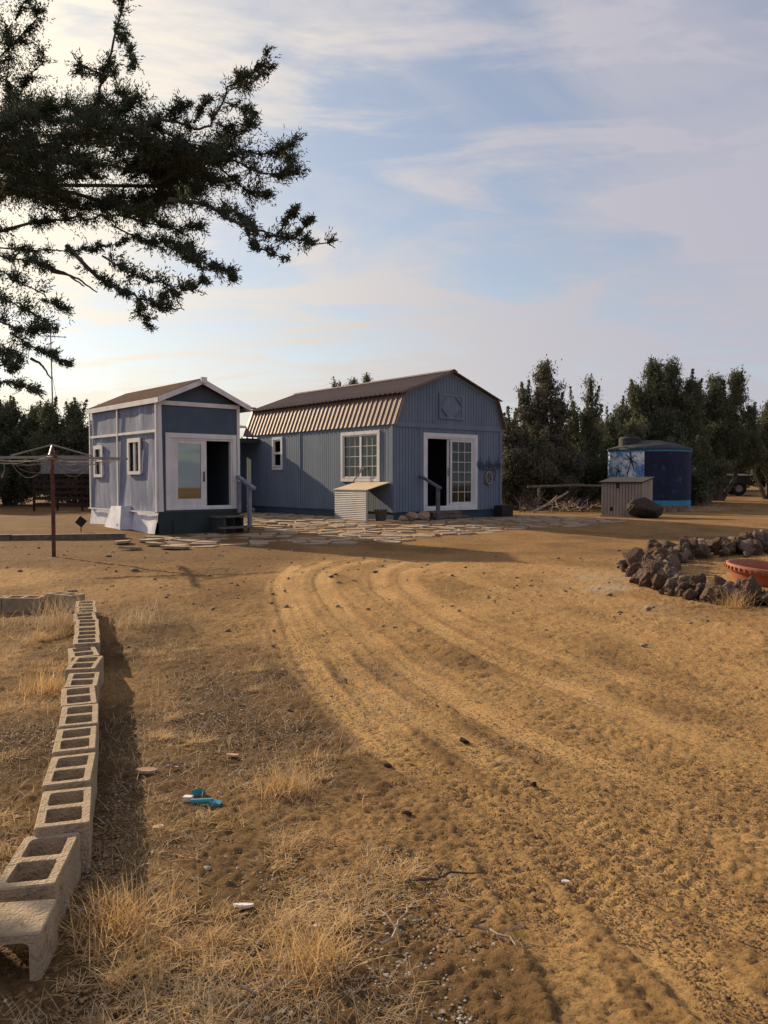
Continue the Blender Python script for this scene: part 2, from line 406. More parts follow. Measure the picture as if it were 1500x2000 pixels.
def build_ground():
    ys_f = 1.25 * (34.0 / 1.25) ** (np.arange(640) / 639)
    ys = np.concatenate([[-60, -30, -15, -7, -3, -1.2, 0, 0.6, 1.0], ys_f, [36, 38.5, 42, 46, 52, 60, 75, 94, 130, 200, 400, 900, 2500]])
    mult = np.concatenate([[-60, -20, -8, -4, -2.4, -1.6, -1.25, -1.1], np.linspace(-1, 1, 561), [1.1, 1.25, 1.6, 2.4, 4, 8, 20, 60]])
    hw = 0.62 * np.maximum(ys, 1.25) + 1.4
    X = mult[None, :] * hw[:, None]; Y = np.repeat(ys[:, None], len(mult), 1)
    shape = X.shape
    x, y = X.ravel(), Y.ravel()
    z = gz(x, y)
    near = (y > 1.0) & (y < 17) & (np.abs(x) < 14)
    drive = S(0.20, 0.62, fbm(x * 0.35 + 5, y * 0.35, 3, 40) - 0.10 + 0.42 * S(-1.6, 1.3, x + 0.14 * (y - 4)) - 0.25 * S(11, 15, y))
    dist = np.full(x.shape, 9.0); along = np.zeros_like(x); across = np.zeros_like(x); strength = np.zeros_like(x)
    idx = np.where(near)[0]; xn, yn = x[idx], y[idx]
    bd = np.full(len(idx), 9.0); ba = np.zeros(len(idx)); bc = np.zeros(len(idx)); bs = np.zeros(len(idx)); band = np.zeros(len(idx)); berm = np.zeros(len(idx))
    for pts, w, st in TRACKS:
        C = catmull(pts, 5); s0 = 0.0
        td = np.full(len(idx), 9.0); ta = np.zeros(len(idx)); tcx = np.zeros(len(idx))
        for a, b in zip(C[:-1], C[1:]):
            d = b - a; L = np.hypot(*d); d = d / L
            rx, ry = xn - a[0], yn - a[1]
            t = np.clip(rx * d[0] + ry * d[1], 0, L)
            ex, ey = rx - d[0] * t, ry - d[1] * t
            dd = np.hypot(ex, ey); m = dd < td
            td[m] = dd[m]; ta[m] = s0 + t[m]; tcx[m] = (d[0] * ry - d[1] * rx)[m]
            s0 += L
        e = td / w
        band = np.maximum(band, st * (1 - S(0.7, 1.2, e)))
        berm = np.maximum(berm, st * np.exp(-((e - 1.25) / 0.25) ** 2))
        m = td < bd; bd[m] = td[m]; ba[m] = ta[m]; bc[m] = tcx[m] / w; bs[m] = st
    n1 = fbm(xn * 1.7, yn * 1.7, 4, 3); n2 = fbm(xn * 9, yn * 9, 3, 11); n3 = vnoise(xn * 42, yn * 42, 23); n4 = vnoise(xn * 21 + 4, yn * 21, 29)
    treadmask = S(0.36, 0.52, fbm(xn * 0.9 + 3, yn * 0.9, 3, 77))
    tread = np.sin(2 * np.pi * (ba + 0.05 * np.abs(bc) + 0.03 * np.sign(bc)) / 0.07)
    tread = np.clip(tread * 2.2, -1, 1) * (np.abs(bc) < 1.0) * (np.abs(np.abs(bc) - 0.5) > 0.06)
    groove = -1.0 * (np.abs(np.abs(bc) - 0.5) < 0.07)
    rough_off = 1 - 0.75 * band
    cl = np.maximum(0, n2 - 0.48)
    dzn = (n1 - 0.47) * 0.045 + rough_off * ((n2 - 0.45) * 0.014 + cl * 0.022 + (n3 - 0.5) * 0.016 + (hash2(np.round(xn * 400), np.round(yn * 400), 5) - 0.5) * 0.0065 + (n4 - 0.5) * 0.009) - band * 0.009 + berm * 0.009 * (0.3 + 1.2 * n1) + band * treadmask * (tread * 0.0050 + groove * 0.004)
    fade = 1 - S(13, 17, yn)
    z[idx] += dzn * (0.35 + 0.65 * fade)
    far = (~near) & (y >= 17) & (y < 200)
    z[far] += (fbm(x[far] * 0.8, y[far] * 0.8, 3, 5) - 0.45) * 0.05
    # colour channels of the soil itself: r = packed yellow dust, g = dark humus, b = pale gravel dust
    dust = np.zeros_like(x); dust[idx] = np.clip(band * (0.30 + 1.15 * fbm(xn * 3.2, yn * 1.6, 4, 61)), 0, 1)
    dust = np.maximum(dust, drive * (0.20 + 0.38 * S(0.3, 0.62, fbm(x * 1.5 + 9, y * 0.9, 4, 88))) * (1 - S(12, 16, y)))
    dark = S(0.34, 0.76, fbm(x * 1.1 + 2, y * 1.1, 4, 91) + 0.34 * (1 - S(-0.9, 1.0, x + 0.16 * (y - 4))) - 0.02) * (1 - 0.8 * dust) * (1 - 0.55 * S(6.5, 11, y))
    pale = np.exp(-(((x - 3.0) / 0.7) ** 2 + ((y - 10.6) / 1.5) ** 2)) * S(0.3, 0.6, fbm(x * 2, y * 2, 3, 33))
    nr, nc = shape
    i = np.arange(nr * nc).reshape(shape)
    F = np.stack([i[:-1, :-1], i[:-1, 1:], i[1:, 1:], i[1:, :-1]], -1).reshape(-1, 4)
    me = mesh_np('ground', np.stack([x, y, z], 1), F, None, False)
    at = me.color_attributes.new('soil', 'FLOAT_COLOR', 'POINT')
    at.data.foreach_set('color', np.stack([dust, dark, pale, np.ones_like(x)], 1).astype(np.float32).ravel())
    m, N, L, b = new_mat('dry_red_soil')
    a = N.new('ShaderNodeVertexColor'); a.layer_name = 'soil'
    sp = N.new('ShaderNodeSeparateColor'); L.new(a.outputs[0], sp.inputs[0])
    t = N.new('ShaderNodeTexCoord')
    def noise(s, d=5, r=0.6):
        n = N.new('ShaderNodeTexNoise'); n.inputs['Scale'].default_value = s; n.inputs['Detail'].default_value = d; n.inputs['Roughness'].default_value = r
        L.new(t.outputs['Object'], n.inputs['Vector']); return n.outputs['Fac']
    def mix(f, c1, c2):
        n = N.new('ShaderNodeMix'); n.data_type = 'RGBA'
        for k, s in ((0, f), (6, c1), (7, c2)):
            if isinstance(s, tuple): n.inputs[k].default_value = (*s, 1)
            elif isinstance(s, float): n.inputs[k].default_value = s
            else: L.new(s, n.inputs[k])
        return n.outputs[2]
    def rng(s, lo, hi, o1=1.0):
        n = N.new('ShaderNodeMapRange'); n.inputs[1].default_value = lo; n.inputs[2].default_value = hi; n.inputs[4].default_value = o1; L.new(s, n.inputs[0]); return n.outputs[0]
    c = mix(rng(noise(1.3), 0.35, 0.65), (0.205, 0.112, 0.043), (0.30, 0.170, 0.065))
    c = mix(rng(noise(9, 6, 0.7), 0.42, 0.7), c, (0.36, 0.215, 0.088))
    c = mix(sp.outputs[1], c, (0.058, 0.034, 0.018))
    c = mix(sp.outputs[0], c, (0.56, 0.345, 0.14))
    c = mix(sp.outputs[2], c, (0.42, 0.34, 0.25))
    c = mix(rng(noise(45, 5, 0.75), 0.48, 0.66, 0.85), c, (0.062, 0.036, 0.020))  # dark specks painted in for the tiny shadows between soil crumbs
    c = mix(rng(noise(90, 3, 0.7), 0.66, 0.74, 0.5), c, (0.42, 0.33, 0.22))
    L.new(c, b.inputs['Base Color']); b.inputs['Roughness'].default_value = 0.95; b.inputs['Specular IOR Level'].default_value = 0.1
    def bumpn(h, st, di, prev=None):
        n = N.new('ShaderNodeBump'); n.inputs['Strength'].default_value = st; n.inputs['Distance'].default_value = di; L.new(h, n.inputs['Height'])
        if prev: L.new(prev, n.inputs['Normal'])
        return n.outputs[0]
    L.new(bumpn(noise(75, 6, 0.75), 1.0, 0.02, bumpn(noise(16, 4, 0.65), 0.5, 0.03)), b.inputs['Normal'])
    me.materials.append(m)
    return tag(link('ground', me), kind='structure')
build_ground()

# ------------------------------------------------------------------ wall system
def wall_cells(u0, u1, top, openings, z0, step):
    """rectangular/trapezoid cells (ua,ub,za0,za1 bottom, top at ua, top at ub) of a wall with openings"""
    us = {round(u0, 4), round(u1, 4)}
    k = u0
    while k < u1: us.add(round(k, 4)); k += step
    for o in openings: us.add(round(o[0], 4)); us.add(round(o[1], 4))
    us = sorted(u for u in us if u0 - 1e-6 <= u <= u1 + 1e-6)
    out = []
    for a, b in zip(us[:-1], us[1:]):
        if b - a < 0.004: continue
        spans = [(z0, None)]
        for o in openings:
            if o[0] <= a + 1e-6 and o[1] >= b - 1e-6:
                spans = [(z0, o[2]), (o[3], None)]
        for lo, hi in spans:
            out.append((a, b, lo, top(a) if hi is None else hi, top(b) if hi is None else hi))
    return out

def grooved_wall(parent, name, to3, u0, u1, top, openings, z0, pitch, mat, groove=0.018, depth=0.012, thick=0.08, kind='stuff'):
    mb = MB()
    for a, b, lo, ta, tb in wall_cells(u0, u1, top, openings, z0, 99):         # solid backing
        mb.hexa([to3(a, lo, -thick), to3(b, lo, -thick), to3(b, lo, -depth), to3(a, lo, -depth), to3(a, ta, -thick), to3(b, tb, -thick), to3(b, tb, -depth), to3(a, ta, -depth)])
    for a, b, lo, ta, tb in wall_cells(u0, u1, top, openings, z0, pitch):      # boards between grooves
        k = round((a - u0) / pitch); 
        a2 = a + groove / 2 if abs(a - u0 - k * pitch) < 1e-3 else a
        k = round((b - u0) / pitch)
        b2 = b - groove / 2 if abs(b - u0 - k * pitch) < 1e-3 else b
        if b2 - a2 < 0.004: continue
        ta2 = ta + (tb - ta) * (a2 - a) / (b - a); tb2 = ta + (tb - ta) * (b2 - a) / (b - a)
        mb.hexa([to3(a2, lo, -depth), to3(b2, lo, -depth), to3(b2, lo, 0), to3(a2, lo, 0), to3(a2, ta2, -depth), to3(b2, tb2, -depth), to3(b2, tb2, 0), to3(a2, ta2, 0)])
    o = mb.build(name, mat, parent)
    if kind: o['kind'] = kind
    return o

def quadbox(mb, to3, a, b, z0, z1, n0, n1):
    mb.hexa([to3(a, z0, n0), to3(b, z0, n0), to3(b, z0, n1), to3(a, z0, n1), to3(a, z1, n0), to3(b, z1, n0), to3(b, z1, n1), to3(a, z1, n1)])
    return mb

def frame_mb(to3, a, b, z0, z1, w, n0, n1, wb=None, wt=None):
    mb = MB(); wb = w if wb is None else wb; wt = w if wt is None else wt
    quadbox(mb, to3, a, a + w, z0, z1, n0, n1); quadbox(mb, to3, b - w, b, z0, z1, n0, n1)
    if wb: quadbox(mb, to3, a + w, b - w, z0, z0 + wb, n0, n1)
    if wt: quadbox(mb, to3, a + w, b - w, z1 - wt, z1, n0, n1)
    return mb

def glazed(parent, to3, a, b, z0, z1, cols, rows, n, bar=0.022, glass='glass'):
    """a grid of single panes with muntins between them"""
    cw, ch = (b - a) / cols, (z1 - z0) / rows
    for i in range(cols):
        for j in range(rows):
            mb = MB(); quadbox(mb, to3, a + i * cw + 0.001, a + (i + 1) * cw - 0.001, z0 + j * ch + 0.001, z0 + (j + 1) * ch - 0.001, n - 0.003, n)
            mb.build('pane', M[glass], parent)
    if cols * rows > 1:
        mb = MB()
        for i in range(1, cols): quadbox(mb, to3, a + i * cw - bar / 2, a + i * cw + bar / 2, z0, z1, n + 0.001, n + 0.009)
        for j in range(1, rows): quadbox(mb, to3, a, b, z0 + j * ch - bar / 2, z0 + j * ch + bar / 2, n + 0.0095, n + 0.014)
        mb.build('grille', M['white'], parent)

# ------------------------------------------------------------------ barn
BW, BL = 4.56, 8.55
Z_EAVE, Z_BRK, Z_PEAK, X_BRK = 2.85, 3.74, 4.46, 0.34
def build_barn():
    b = empty('barn_cabin', (0.267, 23.7, 0.30), R(39), 'blue barn-roofed cabin with brown metal roof and white sliding door', 'cabin')
    front = lambda u, z, n: (u, -n, z)
    side = lambda u, z, n: (-n, u, z)
    def top(u):
        h = u if u < BW / 2 else BW - u
        return Z_EAVE - 0.03 + (Z_BRK - Z_EAVE) * h / X_BRK if h < X_BRK else Z_BRK - 0.03 + (Z_PEAK - Z_BRK) * (h - X_BRK) / (BW / 2 - X_BRK)
    door = (1.27, 3.30, 0.34, 2.47)
    # the front is split at the eave band so that the gable boards are their own sheet
    grooved_wall(b, 'front_siding', front, 0.0, BW, lambda u: Z_EAVE, [door], 0.24, 0.116, M['barn'])
    mb = MB(); us = [0.0, X_BRK, BW / 2, BW - X_BRK, BW]
    class T: pass
    gable = MB()
    edges = sorted(set([round(k * 0.116, 4) for k in range(int(BW / 0.116) + 1)] + us))
    for a, c in zip(edges[:-1], edges[1:]):
        if c - a < 0.004: continue
        a2 = a + (0.009 if round(a / 0.116, 3) % 1 < 0.01 else 0); c2 = c - (0.009 if round(c / 0.116, 3) % 1 < 0.01 else 0)
        ta, tb = max(top(a2), Z_EAVE + .002), max(top(c2), Z_EAVE + .002)
        gable.hexa([front(a2, Z_EAVE, 0.002), front(c2, Z_EAVE, 0.002), front(c2, Z_EAVE, 0.016), front(a2, Z_EAVE, 0.016), front(a2, ta, 0.002), front(c2, tb, 0.002), front(c2, tb, 0.016), front(a2, ta, 0.016)])
    gable.prism([front(0.02, Z_EAVE, 0.002), front(BW - 0.02, Z_EAVE, 0.002), front(BW - X_BRK, Z_BRK - .03, 0.002), front(BW / 2, Z_PEAK - .03, 0.002), front(X_BRK, Z_BRK - .03, 0.002)], (0, 0.06, 0))
    tag(gable.build('gable_siding', M['barn'], b), kind='stuff')
    win1, win2 = (0.70, 2.44, 1.24, 2.55), (6.06, 6.56, 1.64, 2.58)
    grooved_wall(b, 'side_siding', side, 0.0, BL, lambda u: Z_EAVE, [win1, win2], 0.24, 0.116, M['barn'])
    MB().box(BW - 0.08, BW, 0.081, BL - .081, 0.24, Z_EAVE).build('far_side_wall', M['barn'], b)
    r = MB(); r.prism([(0, BL, 0.24), (BW, BL, 0.24), (BW, BL, Z_EAVE), (BW - X_BRK, BL, Z_BRK - .03), (BW / 2, BL, Z_PEAK - .03), (X_BRK, BL, Z_BRK - .03), (0, BL, Z_EAVE)], (0, -0.08, 0)); r.build('rear_wall', M['barn'], b)
    MB().box(0.09, BW - .09, 0.09, BL - .09, 0.25, 0.31).build('floor', M['interior'], b)
    MB().box(0.09, BW - .09, 3.6, 3.65, 0.32, 2.8).build('partition', M['dark_in'], b)
    MB().box(0.09, BW - .09, 0.09, BL - .09, 2.78, 2.81).build('inner_ceiling', M['dark_in'], b)
    # dark skirting below the siding
    f = MB(); f.box(0.03, BW - 0.03, 0.03, 0.09, -0.15, 0.25); f.box(0.03, 0.09, 0.09, BL - .1, -0.15, 0.25); f.box(BW - .09, BW - .03, 0.09, BL - .1, -0.15, .25)
    f.build('skirting', M['barn_foot'], b)
    # trim
    for nm, u0, u1, tt in (('corner_board', 0.0, 0.10, front), ('corner_board', BW - 0.10, BW, front), ('corner_board', 0.0, 0.10, side), ('batten', 1.02, 1.10, front), ('batten', 3.42, 3.50, front), ('batten', 4.86, 4.92, side)):
        quadbox(MB(), tt, u0, u1, 0.23, Z_EAVE - 0.13 if tt is front else Z_EAVE - .02, 0.001, 0.022).build(nm, M['barn'], b)
    quadbox(MB(), front, -0.01, BW + 0.01, Z_EAVE - 0.12, Z_EAVE + 0.02, 0.003, 0.03).build('eave_band', M['barn'], b)
    prof = [(0.0, Z_EAVE), (X_BRK, Z_BRK), (BW / 2, Z_PEAK), (BW - X_BRK, Z_BRK), (BW, Z_EAVE)]
    for (xa, za), (xb, zb) in zip(prof[:-1], prof[1:]):
        MB().prism([(xa, -0.034, za - 0.12), (xb, -0.034, zb - 0.12), (xb, -0.034, zb - 0.005), (xa, -0.034, za - 0.005)], (0, 0.016, 0)).build('rake_board', M['barn'], b)
    # gable hatch: framed panel with cut-corner bracing
    h = empty('gable_hatch', (0, 0, 0)); h.parent = b
    a, c, z0, z1 = 1.79, 2.74, 3.06, 3.76
    quadbox(MB(), front, a, c, z0, z1, 0.017, 0.030).build('hatch_panel', M['barn'], h)
    frame_mb(front, a - .03, c + .03, z0 - .03, z1 + .03, 0.07, 0.031, 0.052).build('hatch_frame', M['barn'], h)
    for sx in (0, 1):
        for sz in (0, 1):
            x1, x2 = (a + .06, a + .30) if sx == 0 else (c - .06, c - .30)
            q1, q2 = (z0 + .28, z0 + .05) if sz == 0 else (z1 - .28, z1 - .05)
            MB().beam((x1, -0.042, q1), (x2, -0.042, q2), 0.02, 0.06, (0, 1, 0)).build('hatch_brace', M['barn'], h)
    # metal roof: separate strips with a rib each
    roof = empty('roof', (0, 0, 0)); roof.parent = b
    ov = 0.14; n = 38; pitch = (BL + 2 * ov) / n
    def strip_mesh(p, q, nm):
        p, q = Vector((p[0], 0, p[1])), Vector((q[0], 0, q[1]))
        d = (q - p).normalized(); nn = Vector((-d.z, 0, d.x))
        if nn.z < 0: nn = -nn
        mb = MB(); w = pitch
        sect = [(0, 0), (0.02, 0), (0.038, 0.032), (0.066, 0.032), (0.084, 0), (w * 0.52, 0.0), (w * 0.55, 0.006), (w * 0.6, 0.006), (w * 0.63, 0), (w, 0)]
        lo = [p + nn * s[1] + Vector((0, s[0], 0)) for s in sect]; hi = [q + nn * s[1] + Vector((0, s[0], 0)) for s in sect]
        k = len(sect); mb.add(lo + hi, [(i, i + 1, k + i + 1, k + i) for i in range(k - 1)])
        lo2 = [v - nn * 0.012 for v in lo]; hi2 = [v - nn * 0.012 for v in hi]
        mb.add(lo2 + hi2, [(i, k + i, k + i + 1, i + 1) for i in range(k - 1)])
        mb.add(lo + lo2, [(i, k + i, k + i + 1, i + 1) for i in range(k - 1)])
        return mb.mesh(nm, M['metal_roof'])
    e = 0.10
    segs = [((-e * 0.36, Z_EAVE - e * 0.93 + .03), (X_BRK + .012, Z_BRK + .02)), ((X_BRK - 0.17, Z_BRK - .03), (BW / 2, Z_PEAK + .03)), ((BW + e * .36, Z_EAVE - e * .93 + .03), (BW - X_BRK - .012, Z_BRK + .02)), ((BW - X_BRK + .17, Z_BRK - .03), (BW / 2, Z_PEAK + .03))]
    for (p, q), nm in zip(segs, ('lower_strip', 'upper_strip', 'lower_strip', 'upper_strip')):
        me = strip_mesh(p, q, nm)
        for i in range(n): link('roof_strip', me, None, roof, (0, -ov + i * pitch, 0))
    cap = MB(); cap.prism([(BW/2 - .16, -ov - .02, Z_PEAK + .012), (BW/2, -ov - .02, Z_PEAK + .085), (BW/2 + .16, -ov - .02, Z_PEAK + .012), (BW/2, -ov - .02, Z_PEAK + .075)], (0, BL + 2 * ov + .04, 0)); cap.build('ridge_cap', M['metal_roof'], roof)
    for (p, q) in segs:
        MB().beam((p[0], -ov - .012, p[1] - .02), (q[0], -ov - .012, q[1] - .02), 0.02, 0.09, (0, 1, 0)).build('rake_flashing', M['metal_roof'], roof)
    # side windows
    w = empty('wide_window', (0, 0, 0)); w.parent = b; a, c, z0, z1 = win1
    frame_mb(side, a - .10, c + .10, z0 - .11, z1 + .10, 0.10, 0.003, 0.035).build('window_trim', M['white'], w)
    frame_mb(side, a, c, z0, z1, 0.045, -0.05, 0.018).build('window_frame', M['white'], w)
    mid = (a + c) / 2 - 0.02
    quadbox(MB(), side, mid - .045, mid + .045, z0 + .045, z1 - .045, -0.045, 0.012).build('mullion', M['white'], w)
    glazed(w, side, a + .045, mid - .045, z0 + .045, z1 - .045, 3, 4, -0.02, 0.016)
    glazed(w, side, mid + .045, c - .045, z0 + .045, z1 - .045, 3, 4, -0.03, 0.016)
    quadbox(MB(), side, a + .02, c - .02, z0 + .02, z1 - .02, -0.22, -0.20).build('curtain', M['curtain'], w)
    w = empty('narrow_window', (0, 0, 0)); w.parent = b; a, c, z0, z1 = win2
    frame_mb(side, a - .09, c + .09, z0 - .11, z1 + .09, 0.09, 0.003, 0.035).build('window_trim', M['white'], w)
    zm = (z0 + z1) / 2
    quadbox(MB(), side, a, c, zm - .04, zm + .04, -0.04, 0.02).build('meeting_rail', M['white'], w)
    frame_mb(side, a, c, z0, z1, 0.05, -0.05, 0.014).build('window_frame', M['white'], w)
    glazed(w, side, a + .05, c - .05, z0 + .05, zm - .04, 1, 1, -0.02); glazed(w, side, a + .05, c - .05, zm + .04, z1 - .05, 1, 1, -0.02)
    quadbox(MB(), side, a + .02, c - .02, z0 + .02, z1 - .02, -0.16, -0.14).build('blind', M['dark_in'], w)
    # sliding door
    d = empty('sliding_door', (0, 0, 0)); d.parent = b; a, c, z0, z1 = door
    frame_mb(front, a - .12, c + .12, z0 - .09, z1 + .12, 0.12, 0.003, 0.04, wb=0.09).build('door_trim', M['white'], d)
    frame_mb(front, a, c, z0, z1, 0.05, -0.09, 0.02).build('door_frame', M['white'], d)
    mid = (a + c) / 2
    frame_mb(front, mid - .01, c - .05, z0 + .05, z1 - .05, 0.075, -0.035, -0.002, wb=.11).build('fixed_panel', M['white'], d)
    glazed(d, front, mid + .065, c - .125, z0 + .16, z1 - .125, 3, 6, -0.02, 0.016)
    frame_mb(front, mid - .10, c - .16, z0 + .05, z1 - .05, 0.07, -0.078, -0.045).build('open_panel', M['white'], d)
    quadbox(MB(), front, mid - .085, mid - .055, 1.30, 1.55, -0.044, -0.015).build('handle', M['galv'], d)
    quadbox(MB(), front, mid + .25, c - .05, z0 + .03, z1 - .1, -0.30, -0.28).build('curtain', M['curtain'], d)
    quadbox(MB(), front, a + .30, a + .335, 0.9, 2.35, -1.6, -1.57).build('inner_post', M['galv'], d)
    # front steps and handrail
    st = empty('front_steps', (0, 0, 0)); st.parent = b
    for k, (y0, y1, h) in enumerate(((-0.36, -0.05, 0.23), (-0.68, -0.365, 0.11))):
        MB().box(1.22, 2.42, y0, y1, h - 0.05, h).build('tread', M['old_wood'], st)
        MB().box(1.25, 2.39, y0 + .02, y1 - .02, -0.15, h - 0.051).build('riser', M['old_wood'], st)
    hr = empty('handrail', (0, 0, 0)); hr.parent = b
    MB().beam((0.90, -0.93, -0.15), (0.90, -0.93, 0.97), 0.085, 0.085, (0, 1, 0)).build('post', M['rail_dark'], hr)
    MB().beam((1.02, -0.02, 1.30), (0.88, -1.06, 0.94), 0.10, 0.06).build('rail', M['rail_dark'], hr)
    return b
barn = build_barn()
BARN_M = Matrix.Translation((0.267, 23.7, 0.30)) @ Matrix.Rotation(R(39), 4, 'Z')
def bl(x, y, z=0.0): return BARN_M @ Vector((x, y, z))

# ------------------------------------------------------------------ small shed
SW, SL, SE, SP = 2.12, 4.2, 3.10, 3.58
SHED_LOC = (-5.225, 19.0, 0.22); SHED_R = R(40)
SHED_M = Matrix.Translation(SHED_LOC) @ Matrix.Rotation(SHED_R, 4, 'Z')
def build_shed():
    s = empty('tiny_house', SHED_LOC, SHED_R, 'small tall blue-grey shed house with white trim and low gable roof', 'shed')
    front = lambda u, z, n: (u, -n, z)
    side = lambda u, z, n: (-n, u, z)
    door = (0.28, 1.93, 0.60, 2.25)
    mb = MB()
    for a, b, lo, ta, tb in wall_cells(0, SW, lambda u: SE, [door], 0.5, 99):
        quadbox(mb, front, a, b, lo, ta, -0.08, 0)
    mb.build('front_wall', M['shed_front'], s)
    MB().prism([front(0.0, SE, -.06), front(SW, SE, -.06), front(SW / 2, SP, -.06)], (0, 0.06 - 0.062, 0)).build('gable_panel', M['shed_front'], s)
    # bowed left wall panels: four sheets with real waviness
    wins = [(0.92, 1.62, 1.42, 2.24), (3.32, 3.86, 1.36, 2.14)]
    def wavy(u0, u1, z0, z1, openings, name, mat, amp=0.012, flare=0.0, seed=0, n0=0.0, step=0.08):
        us = sorted(set([u0, u1] + list(np.arange(u0, u1, step)) + [o[k] for o in openings for k in (0, 1)]))
        zs = sorted(set([z0, z1] + list(np.arange(z0, z1, step)) + [o[k] for o in openings for k in (2, 3)]))
        us = [u for u in us if u0 <= u <= u1]; zs = [z for z in zs if z0 <= z <= z1]
        V, F, ix = [], [], {}
        for i, u in enumerate(us):
            for j, z in enumerate(zs):
                e = min(1, min(u - u0, u1 - u) / 0.12) * min(1, min(z - z0, z1 - z) / 0.12 + 0.25)
                d = amp * 2 * (float(fbm(np.array(u * 2.1 + seed), np.array(z * 1.3 + seed * 1.7), 3, 5)) - 0.45) * e
                ix[i, j] = len(V); V.append(side(u, z, n0 + d + flare * (z1 - z) / (z1 - z0)))
        for i in range(len(us) - 1):
            for j in range(len(zs) - 1):
                cu, cz = (us[i] + us[i+1]) / 2, (zs[j] + zs[j+1]) / 2
                if any(o[0] < cu < o[1] and o[2] < cz < o[3] for o in openings): continue
                F.append((ix[i, j], ix[i, j+1], ix[i+1, j+1], ix[i+1, j]))
        m_ = MB(); m_.add(V, F); m_.build(name, mat, s, True)
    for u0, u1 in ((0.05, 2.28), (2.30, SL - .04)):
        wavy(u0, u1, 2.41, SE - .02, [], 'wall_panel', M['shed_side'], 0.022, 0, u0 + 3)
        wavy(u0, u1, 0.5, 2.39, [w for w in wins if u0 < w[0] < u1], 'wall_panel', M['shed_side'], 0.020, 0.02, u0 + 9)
    mb = MB()
    for a, b, lo, ta, tb in wall_cells(0.081, SL - 0.001, lambda u: SE, wins, 0.5, 99): quadbox(mb, side, a, b, lo, ta, -0.08, -0.03)
    mb.box(SW - .08, SW, 0.081, SL, 0.5, SE)
    mb.box(0.03, SW, SL - .08, SL + .001, 0.5, SE + .1)
    mb.build('wall_core', M['shed_front'], s)
    wavy(0.0, 1.35, 0.0, 0.5, [], 'skirt_panel', M['shed_skirt'], 0.02, 0.10, 1, 0.01)
    wavy(2.62, SL, 0.0, 0.5, [], 'skirt_panel', M['shed_skirt'], 0.02, 0.06, 4, 0.01)
    wavy(1.3, 2.7, -0.06, 0.42, [], 'skirt_panel', M['shed_skirt'], 0.02, 0.06, 7, 0.0)
    # sheet-metal cover bulging from the skirt
    c = MB(); P = [side(1.30, -.1, .42), side(2.55, -.1, .36), side(2.62, -.1, .02), side(1.25, -.1, .02), side(1.62, .62, .24), side(2.30, .60, .22), side(2.34, .60, .02), side(1.56, .62, .02)]
    c.add(P, [(0, 1, 5, 4), (1, 2, 6, 5), (3, 0, 4, 7), (4, 5, 6, 7)]); c.build('metal_cover', M['shed_skirt'], s)
    MB().lathe([(0.0, 0), (0.03, 0), (0.03, .01), (0, .01)], 12).build('vent_hole', M['black'], s, loc=side(1.48, .16, .40), rot=(0, R(-80), 0))
    m2 = MB(); quadbox(m2, front, 0.0, SW, -0.12, 0.5, -0.05, 0.012); m2.build('front_skirting', M['dark_skirt'], s)
    m3 = MB(); quadbox(m3, front, 0.35, SW - .25, -0.12, 0.30, 0.014, 0.05); m3.build('skirting_board', M['dark_skirt'], s)
    MB().box(SW - .06, SW, .06, SL, -0.1, .499).build('rear_skirting', M['dark_skirt'], s)
    # white battens
    for u in (0.0, 2.26, SL - .06): quadbox(MB(), side, u, u + .06, 0.5, SE, 0.025 if u else 0.002, 0.055).build('batten', M['white'], s)
    quadbox(MB(), side, 0.061, 2.259, 2.37, 2.43, 0.022, 0.05).build('batten', M['white'], s)
    quadbox(MB(), side, 2.321, SL - .061, 2.37, 2.43, 0.022, 0.05).build('batten', M['white'], s)
    quadbox(MB(), side, 0.0, SL, 0.485, 0.515, 0.056, 0.10).build('drip_edge', M['white'], s)
    MB().hexa([front(0.0, 0.52, 0.002), front(0.11, 0.52, 0.002), front(0.11, 0.52, .03), front(0.0, 0.52, .03), front(-.005, SE, 0.002), front(0.07, SE, 0.002), front(0.07, SE, .03), front(-.005, SE, .03)]).build('corner_board', M['white'], s)
    quadbox(MB(), front, SW - .06, SW + .015, 0.5, SE, 0.002, 0.03).build('corner_board', M['white'], s)
    quadbox(MB(), front, 0.071, SW - .061, SE - .10, SE, 0.002, 0.032).build('gable_beam', M['white'], s)
    # roof
    ro = empty('roof', (0, 0, 0)); ro.parent = s
    oh = 0.16; sl = (SP - SE) / (SW / 2)
    for sgn in (-1, 1):
        xe = SW / 2 + sgn * (SW / 2 + (0.05 if sgn < 0 else 0.24)); ze = SE + 0.06 - sl * (0.05 if sgn < 0 else 0.24)
        MB().prism([(xe, -oh, ze), (SW / 2, -oh, SP + .06), (SW / 2, -oh, SP + .095), (xe, -oh, ze + .035)], (0, SL + 2 * oh, 0)).build('roof_slope', M['shingle'], ro)
        MB().prism([(xe, -oh - .03, ze - .09), (SW / 2, -oh - .03, SP - .05), (SW / 2, -oh - .03, SP + .075), (xe, -oh - .03, ze + .03)], (0, 0.028, 0)).build('rake_board', M['white'], ro)
        MB().box(min(xe, xe + sgn * .025), max(xe, xe + sgn * .025), -oh, SL + oh, ze - .10, ze + .02).build('fascia', M['white'], ro)
    MB().box(SW / 2 - .07, SW / 2 + .07, -oh - .10, -oh - .031, SP - .02, SP + .11).build('ridge_block', M['white'], ro)
    MB().box(SW + .265, SW + .40, -oh - .01, -oh + .04, SE - .08, SE - .04).build('rafter_tip', M['old_wood'], ro)
